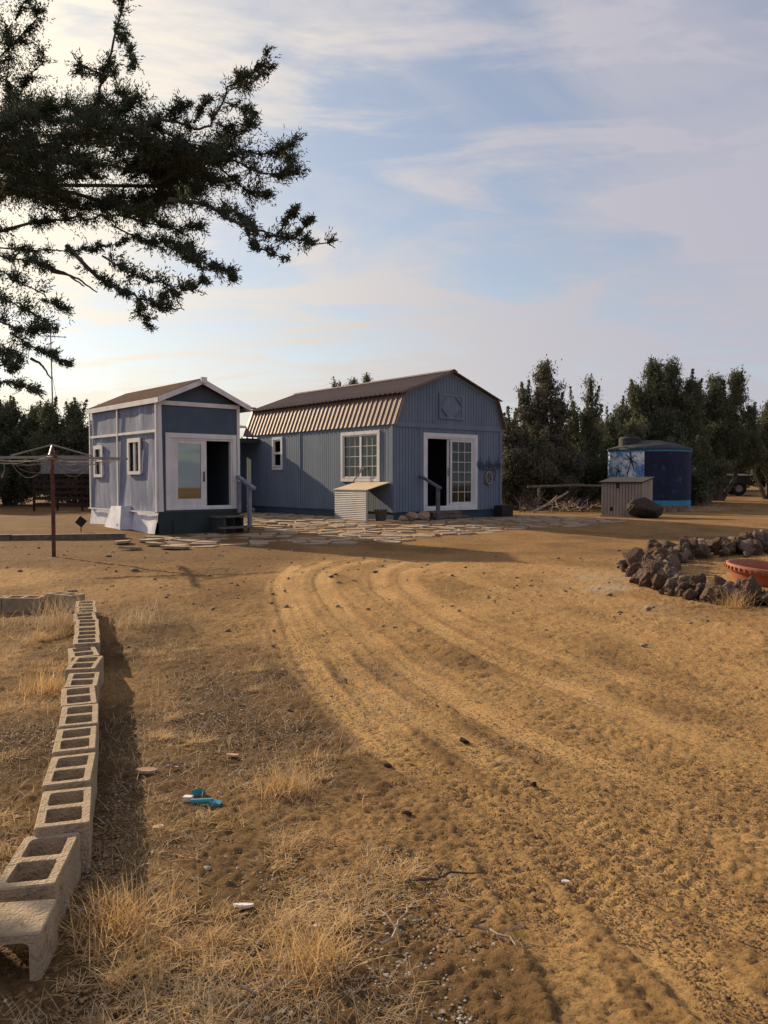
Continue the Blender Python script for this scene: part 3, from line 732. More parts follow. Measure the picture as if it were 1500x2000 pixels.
    # windows in the left wall
    for k, (a, c_, z0, z1) in enumerate(wins):
        w = empty('window', (0, 0, 0)); w.parent = s
        frame_mb(side, a - .03, c_ + .03, z0 - .03, z1 + .03, 0.09, 0.02, 0.06, wb=.08, wt=.10).build('window_frame', M['white'], w)
        if k == 0:
            um = (a + c_) / 2
            quadbox(MB(), side, um - .025, um + .025, z0 + .05, z1 - .07, 0.0, 0.045).build('mullion', M['white'], w)
            glazed(w, side, a + .06, um - .025, z0 + .05, z1 - .07, 1, 1, 0.0); glazed(w, side, um + .025, c_ - .06, z0 + .05, z1 - .07, 1, 1, 0.0)
        else:
            zm = (z0 + z1) / 2 + .02
            quadbox(MB(), side, a + .06, c_ - .06, zm - .03, zm + .03, 0.0, 0.045).build('meeting_rail', M['white'], w)
            glazed(w, side, a + .06, c_ - .06, z0 + .05, zm - .03, 1, 1, 0.0); glazed(w, side, a + .06, c_ - .06, zm + .03, z1 - .07, 1, 1, 0.0)
        quadbox(MB(), side, a, c_, z0, z1, -0.2, -0.19).build('blind', M['curtain'] if k else M['dark_in'], w)
    # sliding door: left leaf glazed, right side open
    d = empty('sliding_door', (0, 0, 0)); d.parent = s; a, c_, z0, z1 = door
    frame_mb(front, a - .11, c_ + .10, z0 - .05, z1 + .11, 0.11, 0.003, 0.045, wb=.05).build('door_trim', M['white'], d)
    frame_mb(front, a, c_, z0, z1, 0.05, -0.08, 0.02, wb=.04).build('door_frame', M['white'], d)
    frame_mb(front, a + .05, a + .95, z0 + .04, z1 - .05, 0.15, -0.03, 0.008, wb=.17, wt=.08).build('door_leaf', M['white'], d)
    quadbox(MB(), front, a + .20, a + .80, z0 + .21, z1 - .13, -0.014, -0.010).build('pane', M['glass_door'], d)
    quadbox(MB(), front, a + .86, a + .885, 1.22, 1.46, 0.009, 0.04).build('handle', M['black'], d)
    MB().box(0.09, SW - .09, 0.09, SL - .09, 0.51, 0.56).build('floor', M['interior'], d)
    MB().box(0.09, SW - .09, 2.2, 2.24, 0.56, 3.0).build('inner_wall', M['interior'], d)
    MB().box(0.09, SW - .09, 0.09, SL - .09, 2.9, 2.93).build('inner_ceiling', M['dark_in'], d)
    MB().box(1.15, 1.95, 1.5, 2.1, 0.57, 1.35).build('cabinet', M['interior'], d)
    # steps and rail by the right jamb
    st = empty('steps', (0, 0, 0)); st.parent = s
    MB().box(1.28, 2.02, -0.42, -0.06, 0.35, 0.39).build('tread', M['old_wood'], st)
    MB().box(1.28, 2.08, -0.72, -0.44, 0.10, 0.14).build('tread', M['old_wood'], st)
    MB().box(1.30, 1.36, -0.70, -0.08, -0.12, 0.34).build('stringer', M['dark_skirt'], st)
    MB().box(1.96, 2.00, -0.42, -0.08, -0.12, 0.34).build('stringer', M['dark_skirt'], st)
    hr = empty('handrail', (0, 0, 0)); hr.parent = s
    MB().beam((2.06, -0.60, -0.1), (2.06, -0.60, 1.10), 0.08, 0.08, (0, 1, 0)).build('post', M['rail'], hr)
    MB().beam((2.06, -0.10, 0.45), (2.06, -0.10, 1.22), 0.08, 0.08, (0, 1, 0)).build('post', M['rail'], hr)
    MB().beam((2.06, 0.0, 1.36), (2.06, -0.82, 1.05), 0.11, 0.06).build('rail', M['rail'], hr)
    return s
build_shed()

# ------------------------------------------------------------------ lean-to between the two
def build_lean_to():
    p = bl(0, 0); e = empty('lean_to', tuple(bl(-0.02, 7.4)), R(39), 'dark open lean-to with corrugated roof edge between shed and cabin', 'lean-to')
    # local: x negative = away from the cabin wall, y = towards its rear
    n = 12; w = 2.6 / n
    for i in range(n):
        mb = MB(); x0 = -2.62 + i * w
        sect = [(0, 0), (w * .3, 0), (w * .4, .03), (w * .6, .03), (w * .7, 0), (w, 0)]
        lo = [(x0 + s[0], 0.0, 2.66 + s[1]) for s in sect]; hi = [(x0 + s[0], 3.0, 2.86 + s[1]) for s in sect]
        k = len(sect); mb.add(lo + hi, [(j, j + 1, k + j + 1, k + j) for j in range(k - 1)])
        lo2 = [(a, b, c - .012) for a, b, c in lo]; hi2 = [(a, b, c - .012) for a, b, c in hi]
        mb.add(lo2 + hi2, [(j, k + j, k + j + 1, j + 1) for j in range(k - 1)]); mb.add(lo + lo2, [(j, k + j, k + j + 1, j + 1) for j in range(k - 1)])
        mb.build('roof_sheet', M['ribbed'], e)
    MB().box(-2.6, -0.06, 0.04, 0.10, 2.50, 2.645).build('front_beam', M['dark_skirt'], e)
    for x in (-2.5, -1.1): MB().box(x, x + .09, 0.02, 0.11, -0.2, 2.50).build('post', M['dark_skirt'], e)
    MB().box(-2.51, -0.03, 1.0, 1.08, -0.2, 2.70).build('back_wall', M['shed_front'], e)
    MB().box(-2.6, -2.52, 0.2, 2.29, -0.2, 2.64).build('side_wall', M['shed_front'], e)
    MB().box(-0.62, -0.40, 0.88, 0.99, 1.25, 1.62).build('electric_box', M['pump'], e)
    MB().hexa([(-3.6, 1.3, 2.95), (0.3, 1.3, 3.12), (0.3, 4.2, 3.5), (-3.6, 4.2, 3.4), (-3.6, 1.3, 3.0), (0.3, 1.3, 3.17), (0.3, 4.2, 3.55), (-3.6, 4.2, 3.45)]).build('upper_roof', M['grey_roof'], e)
    MB().box(-3.5, -2.8, 2.3, 4.1, -0.2, 3.05).build('rear_room', M['shed_front'], e)
build_lean_to()

# ------------------------------------------------------------------ things by the cabin
def build_awning():
    e = empty('wood_box', tuple(bl(0, 0)), R(39), 'plywood-topped box with grey ribbed panel leaning on the cabin wall', 'box')
    MB().hexa([(-.88, .12, .88), (-.02, .12, 1.10), (-.02, 1.72, 1.10), (-.88, 1.76, .88), (-.88, .12, .90), (-.02, .12, 1.12), (-.02, 1.72, 1.12), (-.88, 1.76, .90)]).build('lid', M['plywood'], e)
    n = 34; mb = MB(); pts = []
    for i in range(n + 1):
        z = -0.05 + .92 * i / n; o = 0.008 if i % 2 else 0.0
        pts.append((-.86 - o, z))
    V = [(x, .16, z) for x, z in pts] + [(x, 1.70, z) for x, z in pts]
    mb.add(V, [(i, i + n + 1, i + n + 2, i + 1) for i in range(n)]); mb.build('ribbed_panel', M['ribbed'], e)
    MB().box(-.85, -.80, .16, .21, -.1, .87).build('leg', M['ribbed'], e)
    MB().box(-.85, -.80, 1.64, 1.69, -.1, .87).build('leg', M['old_wood'], e)
build_awning()

b_ = empty('bucket', tuple(bl(-.42, .05, -0.02)), 0, 'grey plastic bucket under the open end of the plywood lid', 'bucket')
MB().lathe([(0.0, 0.01), (0.14, 0.01), (0.185, 0.34), (0.20, 0.34), (0.20, 0.36), (0.175, 0.36), (0.13, 0.03), (0, 0.03)], 24).build('pail', M['bucket'], b_, True)
MB().tube([(0.2 * math.cos(a), 0.2 * math.sin(a), .34 - .10 * math.sin(a if a > 0 else 0)) for a in np.linspace(0, math.pi, 12)], .006, 5).build('bail', M['galv'], b_)
t_ = empty('hand_tool', tuple(bl(-.10, 1.38, 1.10)), R(39), 'short-handled tool leaning on the window sill above plywood lid', 'tool')
MB().tube([(-.12, .30, .0), (0.02, 0.02, .36)], .018, 6).build('handle', M['old_wood'], t_)
MB().beam((0.0, .06, .33), (.03, -.04, .48), .05, .07).build('head', M['ribbed'], t_)

def rock_mesh(name, seed, mat, sub=2, amp=0.35):
    bm = bmesh.new(); bmesh.ops.create_icosphere(bm, subdivisions=sub, radius=1.0)
    rr = random.Random(seed); sx, sy, sz = rr.uniform(.8, 1.15), rr.uniform(.7, 1.0), rr.uniform(.62, .9)
    from mathutils import noise as mn
    off = Vector((seed * 7.1, seed * 3.3, seed * 1.9))
    cuts = [(Vector((rr.uniform(-1, 1), rr.uniform(-1, 1), rr.uniform(-1, 1))).normalized(), rr.uniform(.58, .85)) for _ in range(6)]
    for v in bm.verts:
        p = v.co.copy(); d = 1 + amp * mn.noise(p * 1.3 + off) + amp * .45 * mn.noise(p * 3.1 + off) + amp * .22 * mn.noise(p * 7.3 + off) + amp * .12 * mn.noise(p * 15.1 + off)
        q = p * d
        for nrm, lim in cuts:
            k = q.dot(nrm)
            if k > lim: q -= nrm * (k - lim) * .8
        v.co = Vector((q.x * sx, q.y * sy, q.z * sz))
    me = bpy.data.meshes.new(name); bm.to_mesh(me); bm.free(); me.materials.append(mat)
    return me

ROCKS = [rock_mesh('lava_stone', i, M['lava'] if i % 3 else M['lava_pale'], 4) for i in range(10)]
def rock(name, x, y, s, label=None, cat=None, mesh=0, parent=None, dz=0.0, sc_=(1, 1, 1), group=None, mat=None):
    o = link(name, ROCKS[mesh % len(ROCKS)], None, parent, (x, y, g(x, y) + s * 0.35 * sc_[2] + dz), (random.uniform(-.4, .4), random.uniform(-.4, .4), random.uniform(0, 6.28)), (s * sc_[0], s * sc_[1], s * sc_[2]))
    return tag(o, label, cat, group)
def rock_at(v, s, label, mesh, mat=None): 
    me = rock_mesh('stone', 40 + mesh, mat or M['flag'], 3, .25)
    o = link('stone', me, None, None, (v.x, v.y, g(v.x, v.y) + s * .3), (0, 0, mesh), (s, s * .8, s * .75))
    return tag(o, label, 'stone')
rock_at(bl(0.05, -.38), .20, 'pale tan stone by the cabin corner beside the bucket', 1)
rock_at(bl(0.42, -.36), .30, 'long tan stone lying against the cabin skirting', 2)
rock_at(bl(0.86, -.30), .33, 'reddish stone at the foot of the cabin handrail', 3, M['flag_red'])
cr = empty('crate', tuple(bl(BW - .25, -.32, -.05)), R(39), 'small dark slatted crate at the far corner of cabin front', 'crate')
for k in range(4): MB().box(-.26, .26, -.18, -.16, .03 + k * .11, .11 + k * .11).build('slat', M['black'], cr)
MB().box(-.26, .26, -.158, .16, .02, .42).build('body', M['black'], cr)

# wrought-iron scroll with a hanging wreath and hook
def build_ornament():
    e = empty('wall_ornament', tuple(bl(3.93, -.05, 1.72)), R(39), 'wrought iron scroll wall hanging with grey wreath on cabin front', 'ornament')
    def spiral(cx, cz, r, turns, sgn, start):
        return [(cx + sgn * r * (1 - .75 * t) * math.cos(start + turns * 6.283 * t), 0, cz + r * (1 - .75 * t) * math.sin(start + turns * 6.283 * t)) for t in np.linspace(0, 1, 22)]
    MB().tube([(x, 0, -.22 + .10 * (abs(x) / .5) ** 2.5) for x in np.linspace(-.52, .52, 16)], .014, 5).build('base_bar', M['iron'], e)
    for cx in (-.40, .0, .40):
        MB().tube(spiral(cx - .06, -.05, .12, 1.3, 1, 0), .013, 5).build('scroll', M['iron'], e)
        MB().tube(spiral(cx + .07, -.08, .09, 1.2, -1, 0), .013, 5).build('scroll', M['iron'], e)
        MB().tube([(cx, 0, -.2), (cx + .02, 0, .06), (cx, 0, .2)], [.014, .012, .005], 5).build('finial', M['iron'], e)
    for cx in (-.2, .2):
        MB().tube(spiral(cx, -.13, .07, 1.0, 1, 1), .012, 5).build('scroll', M['iron'], e)
    MB().tube([(.13 * math.sin(a) - .02, -.01, -.48 + .19 * math.cos(a)) for a in np.linspace(0, 6.283, 24)], .035, 6).build('wreath', M['wicker'], e)
    MB().tube([(0, -.012, -.24), (0, -.02, -.42), (-.05, -.02, -.55), (0.03, -.02, -.58)], .02, 5).build('knocker', M['wicker'], e)
    MB().tube([(.20, -.012, -.25), (.27, -.012, -.27), (.26, -.012, -.42), (.22, -.012, -.52), (.26, -.012, -.56)], .014, 5).build('hook', M['iron'], e)
build_ornament()

# ------------------------------------------------------------------ flagstone patio
def clip_poly(P, a, n):
    out = []
    for i in range(len(P)):
        p, q = P[i], P[(i + 1) % len(P)]
        dp, dq = (p - a) @ n, (q - a) @ n
        if dp <= 0: out.append(p)
        if dp * dq < 0: out.append(p + (q - p) * dp / (dp - dq))
    return out
def in_poly(p, P):
    c = False
    for i in range(len(P)):
        (x1, y1), (x2, y2) = P[i], P[i - 1]
        if (y1 > p[1]) != (y2 > p[1]) and p[0] < (x2 - x1) * (p[1] - y1) / (y2 - y1) + x1: c = not c
    return c
def build_patio():
    region = [(-5.2, 18.5), (-4.7, 17.2), (-3.7, 16.75), (-2.5, 17.1), (-1.3, 17.3), (0.2, 18.0), (1.7, 19.6), (3.9, 21.2), (6.4, 22.4), (7.2, 24.0), (5.0, 26.2), tuple(bl(BW, -.9).xy), tuple(bl(0.1, -.75).xy), tuple(bl(-.95, .0).xy), tuple(bl(-1.0, 1.9).xy), tuple(bl(-.15, 2.0).xy), tuple(bl(-.15, 7.0).xy), (-6.0, 27.0), (-3.3, 20.2)]
    shed_fp = [tuple((SHED_M @ Vector(p)).xy) for p in ((-.6, -.10, 0), (SW + .1, -.10, 0), (SW + .1, SL, 0), (-.6, SL, 0))]
    step_fp = [tuple((SHED_M @ Vector(p)).xy) for p in ((1.2, -.85, 0), (SW + .15, -.85, 0), (SW + .15, 0, 0), (1.2, 0, 0))]
    pat = empty('patio', (0, 0, 0)); tag(pat, 'patio of irregular tan flagstones between shed and cabin', 'patio', kind='structure')
    rng = np.random.default_rng(5); pts = []
    for i in range(32):
        for j in range(30):
            x, y = -6.5 + i * .47 + rng.uniform(-.2, .2), 16.4 + j * .42 + rng.uniform(-.19, .19)
            pts.append((x, y))
    A = np.array(pts)
    for p in A:
        if not in_poly(p, region) or in_poly(p, shed_fp) or in_poly(p, step_fp): continue
        if rng.random() < .10: continue
        poly = [p + np.array(v) for v in ((-.6, -.6), (.6, -.6), (.6, .6), (-.6, .6))]
        for q in A[(np.abs(A - p).max(1) < 1.3)]:
            if (q == p).all(): continue
            mid, n = (p + q) / 2, (q - p) / np.linalg.norm(q - p)
            poly = clip_poly(poly, mid - n * rng.uniform(.012, .05), n)
            if len(poly) < 3: break
        if len(poly) < 3: continue
        h = rng.uniform(.010, .038); tx, ty = rng.normal(0, .022, 2)
        c = np.mean(poly, 0); z = g(c[0], c[1])
        lo = [(q[0] - c[0], q[1] - c[1], -.04) for q in poly]
        hi = [((q[0] - c[0]) * .985, (q[1] - c[1]) * .985, h + (q[0] - c[0]) * tx + (q[1] - c[1]) * ty) for q in poly]
        n = len(poly); mb = MB(); mb.add(lo + hi, [tuple(range(n - 1, -1, -1)), tuple(range(n, 2 * n))] + [(i, (i + 1) % n, (i + 1) % n + n, i + n) for i in range(n)])
        mb.build('flagstone', M['flag_red'] if rng.random() < .3 else M['flag'], pat, loc=(c[0], c[1], z))
build_patio()

# loose flagstones in front of the shed
for k, (x, y, w, d, lab) in enumerate(((-5.0, 17.55, .55, .25, 'broad loose flagstone propped in front of the shed corner'), (-4.15, 16.2, .75, .22, 'long loose flagstone lying nearest the yard'), (-4.75, 16.9, .40, .2, 'small loose flagstone by the shed corner'), (-5.5, 17.2, .42, .24, 'pointed loose flagstone below the white metal cover'), (-4.95, 16.0, .5, .14, 'narrow loose flagstone half sunk in the dirt yard'))):
    mb = MB(); rr = random.Random(k); n = 7
    P = [(w / 2 * math.cos(6.283 * i / n) * rr.uniform(.75, 1.1), d * math.sin(6.283 * i / n) * rr.uniform(.75, 1.1), 0) for i in range(n)]
    mb.prism(P, (0, 0, .05))
    tag(mb.build('loose_flagstone', M['flag'], None, loc=(x, y, g(x, y) + .02), rot=(rr.uniform(-.1, .05), rr.uniform(-.08, .08), rr.uniform(-.2, .2))), lab, 'flagstone')

# ------------------------------------------------------------------ concrete blocks
def block_mesh(seed):
    rr = random.Random(seed); bm = bmesh.new(); L_, W_, H_ = .396, .194, .192
    def loop(pts, z): return [bm.verts.new((p[0], p[1], z)) for p in pts]
    def rect(cx, cy, hx, hy, r, n=4):
        out = []
        for sx, sy, a0 in ((1, 1, 0), (-1, 1, 90), (-1, -1, 180), (1, -1, 270)):
            for k in range(n + 1):
                a = R(a0 + 90 * k / n); out.append((cx + sx * (hx - r) + r * math.cos(a), cy + sy * (hy - r) + r * math.sin(a)))
        return out
    outer = rect(0, 0, W_ / 2, L_ / 2, .006, 2); ho = rect(0, 0, W_ / 2 - .004, L_ / 2 - .004, .006, 2)
    holes = [rect(0, s * .0915, .066, .073, .014, 3) for s in (-1, 1)]
    small = [[(p[0] * .93, s * .092 + (p[1] - s * .092) * .93) for p in h] for h, s in zip(holes, (-1, 1))]
    def jit(p): return (p[0] + rr.uniform(-.0022, .0022), p[1] + rr.uniform(-.0022, .0022))
    l0 = loop(outer, 0); l1 = loop(outer, H_ - .005); l2 = loop([jit(p) for p in ho], H_)
    def bridge(a, b_):
        n = len(a)
        for i in range(n): bm.faces.new((a[i], a[(i + 1) % n], b_[(i + 1) % n], b_[i]))
    bridge(l0, l1); bridge(l1, l2)
    tops, bots = [l2], [l0]
    for h, s in zip(holes, small):
        t = loop([jit(p) for p in h], H_); b0 = loop(s, 0.0)
        bridge(b0[::-1], t[::-1]); tops.append(t); bots.append(b0)
    def fill(ls):
        es = []
        for l in ls:
            for i in range(len(l)):
                e = bm.edges.get((l[i], l[(i + 1) % len(l)])) or bm.edges.new((l[i], l[(i + 1) % len(l)])); es.append(e)
        bmesh.ops.triangle_fill(bm, use_beauty=True, edges=es)
    fill(tops); fill(bots)
    bmesh.ops.recalc_face_normals(bm, faces=bm.faces)
    me = bpy.data.meshes.new('concrete_block'); bm.to_mesh(me); bm.free(); me.materials.append(M['concrete']); return me
BLOCKS = [block_mesh(i) for i in range(4)]
row = [(-1.186, 2.80, .157), (-1.255, 3.185, .185), (-1.39, 3.60, .19), (-1.535, 4.02, .19), (-1.67, 4.42, .195), (-1.80, 4.82, .195), (-1.935, 5.23, .19), (-2.08, 5.65, .205), (-2.215, 6.03, .20), (-2.345, 6.42, .22), (-2.48, 6.81, .21), (-2.63, 7.20, .21), (-2.78, 7.60, .20), (-2.93, 8.0, .20), (-3.08, 8.40, .20)]   # x, y, height of the top
ordn = ['second', 'third', 'fourth', 'fifth', 'sixth', 'seventh', 'eighth', 'ninth', 'tenth', 'eleventh', 'twelfth', 'thirteenth', 'fourteenth', 'fifteenth', 'sixteenth']
GB = 'concrete blocks edging the bed'
o = link('concrete_block', BLOCKS[0], None, None, (-1.225, 2.505, .055), (R(90), R(90), R(14)))
o.rotation_euler = (Matrix.Rotation(R(8), 3, 'Z') @ Matrix.Rotation(R(90), 3, 'Y') @ Matrix.Rotation(R(90), 3, 'X')).to_euler()
BLK_LIE = o
tag(o, 'nearest concrete block lying on its side at the near end of row', 'concrete block', GB)
for i, (x, y, dz) in enumerate(row):
    lab = ordn[i] + ' concrete block from the near end of the row'
    if i == 0: lab = 'second concrete block from near end, set lower than the row behind'
    if i >= 11: lab = ordn[i] + ' concrete block from near end, half buried in dry grass'
    nxt = row[i + 1] if i + 1 < len(row) else (x - .16, y + .4)
    ang = math.atan2(-(nxt[0] - x), nxt[1] - y) + random.uniform(-.05, .05)
    if i == 7: ang -= .12
    if i == 8: ang += .10
    tag(link('concrete_block', BLOCKS[i % 4], None, None, (x + random.uniform(-.012, .012), y, dz - .192), (random.uniform(-.02, .02), random.uniform(-.03, .03), ang)), lab, 'concrete block', GB)
for i, (x, y, a, lab) in enumerate(((-3.50, 8.95, 62, 'angled concrete block at the far corner of the bed'), (-3.90, 8.84, 88, 'concrete block just left of the angled corner block'), (-4.31, 8.84, 91, 'concrete block at the left end of far row'), (-4.72, 8.85, 89, 'concrete block in far row cut by the picture edge'))):
    tag(link('concrete_block', BLOCKS[(i + 1) % 4], None, None, (x, y, .015 + (.02 if i == 0 else 0)), (0, random.uniform(-.03, .03), R(a))), lab, 'concrete block', GB)

# ------------------------------------------------------------------ lava rock bed on the right
def stone_wall(name, path, label, width, height, n, smin, smax, seed):
    rr = random.Random(seed); C = catmull(path, 12) + np.array([0.2, 0.0])
    seg = np.concatenate([[0], np.cumsum(np.hypot(*(C[1:] - C[:-1]).T))])
    e = empty(name, (C[0][0], C[0][1], g(*C[0])), 0, label, 'stone wall')
    for k in range(n):
        t = (k + rr.random()) / n * seg[-1]
        x, y = np.interp(t, seg, C[:, 0]), np.interp(t, seg, C[:, 1])
        lv = rr.random(); s = (smin + (smax * 1.45 - smin) * rr.random() ** 2.2) * (1.12 - .3 * lv)
        wob = width * (1 - lv * .7)
        x += rr.uniform(-wob, wob); y += rr.uniform(-wob, wob)
        z = g(x, y) + s * .3 + lv * height * rr.uniform(.75, 1.1)
        ob = link('lava_stone', ROCKS[rr.randrange(10)], None, e, (x - e.location.x, y - e.location.y, z - e.location.z), (rr.uniform(0, 6.28), rr.uniform(0, 6.28), rr.uniform(0, 6.28)))
        ob.scale = (s * rr.uniform(.8, 1.25), s * rr.uniform(.7, 1.1), s * rr.uniform(.7, 1.0))
stone_wall('stone_wall', [(3.75, 11.9), (3.45, 11.0), (3.4, 10.2), (3.6, 9.65), (3.95, 9.35), (4.4, 9.1), (5.0, 8.9), (5.7, 8.7)], 'near curved wall of piled lava stones around the planter bed', .30, .15, 270, .045, .12, 3)
stone_wall('stone_wall', [(3.75, 11.9), (4.05, 12.8), (4.7, 13.9), (5.6, 14.8), (6.6, 15.4), (7.8, 16.0), (9.2, 16.9), (10.5, 17.9)], 'far wall of piled lava stones behind the planter bed', .46, .24, 330, .06, .155, 8)

p = empty('planter', (5.12, 10.9, g(5.1, 10.9) - .16), 0, 'wide terracotta bowl planter among the lava stones', 'planter')
MB().lathe([(0, .0), (.34, .0), (.44, .16), (.50, .30), (.505, .31), (.545, .315), (.55, .40), (.51, .405), (.47, .30), (.42, .18), (.33, .10), (0, .10)], 48).build('bowl', M['terracotta'], p, True)
for k in range(44):
    a = 6.283 * k / 44
    MB().box(-.012, .012, -.012, .012, -.02, .02).build('rim_bead', M['terracotta'], p, loc=(.556 * math.cos(a), .556 * math.sin(a), .355), rot=(0, 0, a))
p.rotation_euler = (R(3), R(4), 0)

# ------------------------------------------------------------------ clothes dryer
def build_dryer():
    x, y = -5.9, 14.6; e = empty('clothes_dryer', (x, y, g(x, y) - .1), R(12), 'rusty rotary clothes dryer with sagging lines in the yard', 'clothes dryer')
    MB().tube([(0, 0, 0), (0, 0, 1.1), (-.01, 0, 2.02), (-.015, 0, 2.12)], [.035, .035, .03, .026], 8).build('pole', M['rust'], e)
    MB().lathe([(.07, 1.82), (.09, 1.84), (.09, 1.92), (.05, 1.96)], 12).build('hub', M['rust'], e)
    ends = []
    for k in range(4):
        a = R(6 + 90 * k); L_ = 1.28; d = Vector((math.cos(a), math.sin(a), 0)); ends.append(d)
        MB().beam(d * .05 + Vector((0, 0, 1.88)), d * L_ + Vector((0, 0, 1.86 - .03 * (k % 2))), .045, .045).build('arm', M['galv'], e)
        MB().tube([(0, 0, 2.10), d * .68 + Vector((0, 0, 1.90))], .014, 6).build('brace', M['galv'], e)
    rr = random.Random(4)
    for r_, sag in ((1.22, .05), (1.05, .10), (.88, .06), (.70, .16), (.5, .09)):
        for k in range(4):
            a, b = ends[k] * r_, ends[(k + 1) % 4] * r_; sg = sag * rr.uniform(.4, 2.2)
            MB().tube([a.lerp(b, t) + Vector((0, 0, 1.85 - sg * 4 * t * (1 - t) + rr.uniform(-.01, .01))) for t in np.linspace(0, 1, 11)], .0042, 4).build('line', M['cord'], e)
    for d0, l0 in ((ends[2] * .8, .32), (ends[0] * .9, .26), (ends[3] * .6, .22)):
        MB().tube([d0 + Vector((0, 0, 1.84)), d0 + Vector((.02, 0, 1.84 - l0 * .6)), d0 + Vector((-.03, .02, 1.84 - l0))], [.005, .007, .012], 5).build('loose_line', M['cord'], e)
build_dryer()

# timber edging, black panel, red rack
tm = empty('timber_edging', (-8.5, 17.5, g(-8.5, 17.5) - .05), R(14.5), 'long weathered timber edging lying left of the shed', 'timber')
for k in range(3): MB().box(-4.2 + k * 2.35, -1.87 + k * 2.35, -.1, .1, 0, .15 + .012 * (k % 2)).build('timber', M['old_wood'], tm)
bp = empty('black_panel', (-7.15, 19.3, g(-7.15, 19.3) + .10), R(20), 'small black square panel tipped on its corner beside the shed', 'panel')
MB().box(-.10, .10, -.012, .012, -.10, .10).build('plate', M['black'], bp, loc=(0, 0, .14), rot=(R(12), R(40), 0))
MB().tube([(0, .06, -.2), (0, .02, .14)], .012, 5).build('stake', M['black'], bp)

rk = empty('slatted_rack', (-11.9, 31.0, g(-11.9, 31) - .05), R(8), 'dark red slatted rack with grey panel under trees behind shed', 'rack')
for k in range(6): MB().box(-1.3, 1.3, -.03, .03, .25 + k * .22, .36 + k * .22).build('slat', M['rack'], rk)
for x in (-1.3, -.45, .45, 1.3): MB().box(x - .04, x + .04, .031, .10, 0, 1.75).build('post', M['rack'], rk)
MB().box(-1.0, 1.2, -.10, -.04, 1.45, 2.15).build('grey_panel', M['bucket'], rk)

an = empty('antenna_mast', (-15.7, 39.0, g(-15.7, 39)), R(20), 'tall thin antenna mast rising behind the left trees', 'antenna')
MB().tube([(0, 0, 0), (.0, 0, 4), (-.05, 0, 8.1)], [.05, .04, .03], 6).build('mast', M['galv'], an)
MB().tube([(-.55, 0, 7.85), (.65, 0, 7.85)], .02, 5).build('boom', M['galv'], an)
for k in range(5): MB().tube([(-.5 + k * .27, -.30, 7.85), (-.5 + k * .27, .30, 7.85)], .014, 4).build('element', M['galv'], an)
MB().tube([(.02 + .17 * math.sin(a) - .2, 0, 8.05 + .22 * math.cos(a)) for a in np.linspace(0, 6.28, 14)], .02, 5).build('loop', M['galv'], an)
MB().tube([(0, 0, 6.0), (.9, .3, 0.2)], .012, 4).build('guy_wire', M['galv'], an)

# ------------------------------------------------------------------ water tank
def build_tank():
    cx, cy = 10.75, 33.3; r, h = 1.62, 2.42
    e = empty('water_tank', (cx, cy, g(cx, cy) - .05), math.atan2(-cx, cy) , 'round water tank painted with a blue palm mural and dark lid', 'tank')
    # local -y faces the camera; angle 0 at -y, positive to the right
    def cyl(a0, a1, z0, z1, rr, name, mat, n=24, m=2):
        V, F = [], []
        for i in range(n + 1):
            a = R(a0 + (a1 - a0) * i / n)
            for j in range(m + 1): V.append((rr * math.sin(a), -rr * math.cos(a), z0 + (z1 - z0) * j / m))
        k = m + 1
        for i in range(n):
            for j in range(m): F.append((i*k+j, (i+1)*k+j, (i+1)*k+j+1, i*k+j+1))
        mb = MB(); mb.add(V, F); return mb.build(name, mat, e, True)
    cyl(-130, -6, 0, h, r, 'mural_sky', M['mural_light'])
    cyl(-6, 130, .42, h, r, 'mural_night', M['mural_dark'])
    cyl(-6, 130, 0, .42, r, 'mural_water', M['mural_cyan'])
    cyl(130, 230, 0, h, r, 'tank_back', M['mural_dark'])
    cyl(-120, 120, h - .09, h + .0, r + .012, 'rim_band', M['mural_cyan'])
    MB().lathe([(r + .06, h - .01), (r + .05, h + .04), (1.1, h + .24), (.5, h + .38), (0, h + .40)], 48).build('lid', M['tank_roof'], e, True)
    MB().lathe([(.42, h + .12), (.42, h + .46), (.36, h + .52), (0, h + .53)], 20, (-.75, -.55, 0)).build('hatch', M['tank_roof'], e)
    # painted palm: thin strokes just proud of the wall
    def stroke(pts, w, name='palm_stroke'):
        V, F = [], []; rr = r + .006
        for i, (a, z) in enumerate(pts):
            k = .62 * w * (1 - .7 * i / (len(pts) - 1)); an = R(a)
            for sg in (-1, 1):
                a2 = an + sg * k / r; V.append((rr * math.sin(a2), -rr * math.cos(a2), z + sg * k * .4))
        for i in range(len(pts) - 1): F.append((2*i, 2*i+1, 2*i+3, 2*i+2))
        mb = MB(); mb.add(V, F); mb.build(name, M['mural_ink'], e)
    stroke([(-32, .9), (-31, 1.2), (-28, 1.6), (-24, 2.0)], .06)
    for da, dz in ((-16, -.05), (-13, .18), (-2, .30), (8, .12), (10, -.25), (5, -.45), (-9, -.30)):
        stroke([(-24, 2.0), (-24 + da * .6, 2.0 + dz * .75 + .08), (-24 + da, 2.0 + dz)], .05)
    stroke([(-52, .95), (-50, 1.3), (-46, 1.62)], .05)
    for da, dz in ((-9, .1), (2, .22), (8, -.1), (-5, -.28), (6, -.3)): stroke([(-46, 1.62), (-46 + da, 1.62 + dz)], .06)
    stroke([(-60, 1.0), (-35, .88), (-12, 1.02)], .035)
build_tank()
for k in range(5):
    x, y = 9.15 + k * .44, 29.6 + k * .08
    tag(MB().box(-.2, .2, -.1, .1, -.05, .24).build('paver_block', M['lava_pale'], None, loc=(x, y, g(x, y)), rot=(0, 0, R(4))), ['leftmost', 'second', 'middle', 'fourth', 'rightmost'][k] + ' grey block in the low row before the water tank', 'paver', 'blocks before the water tank')

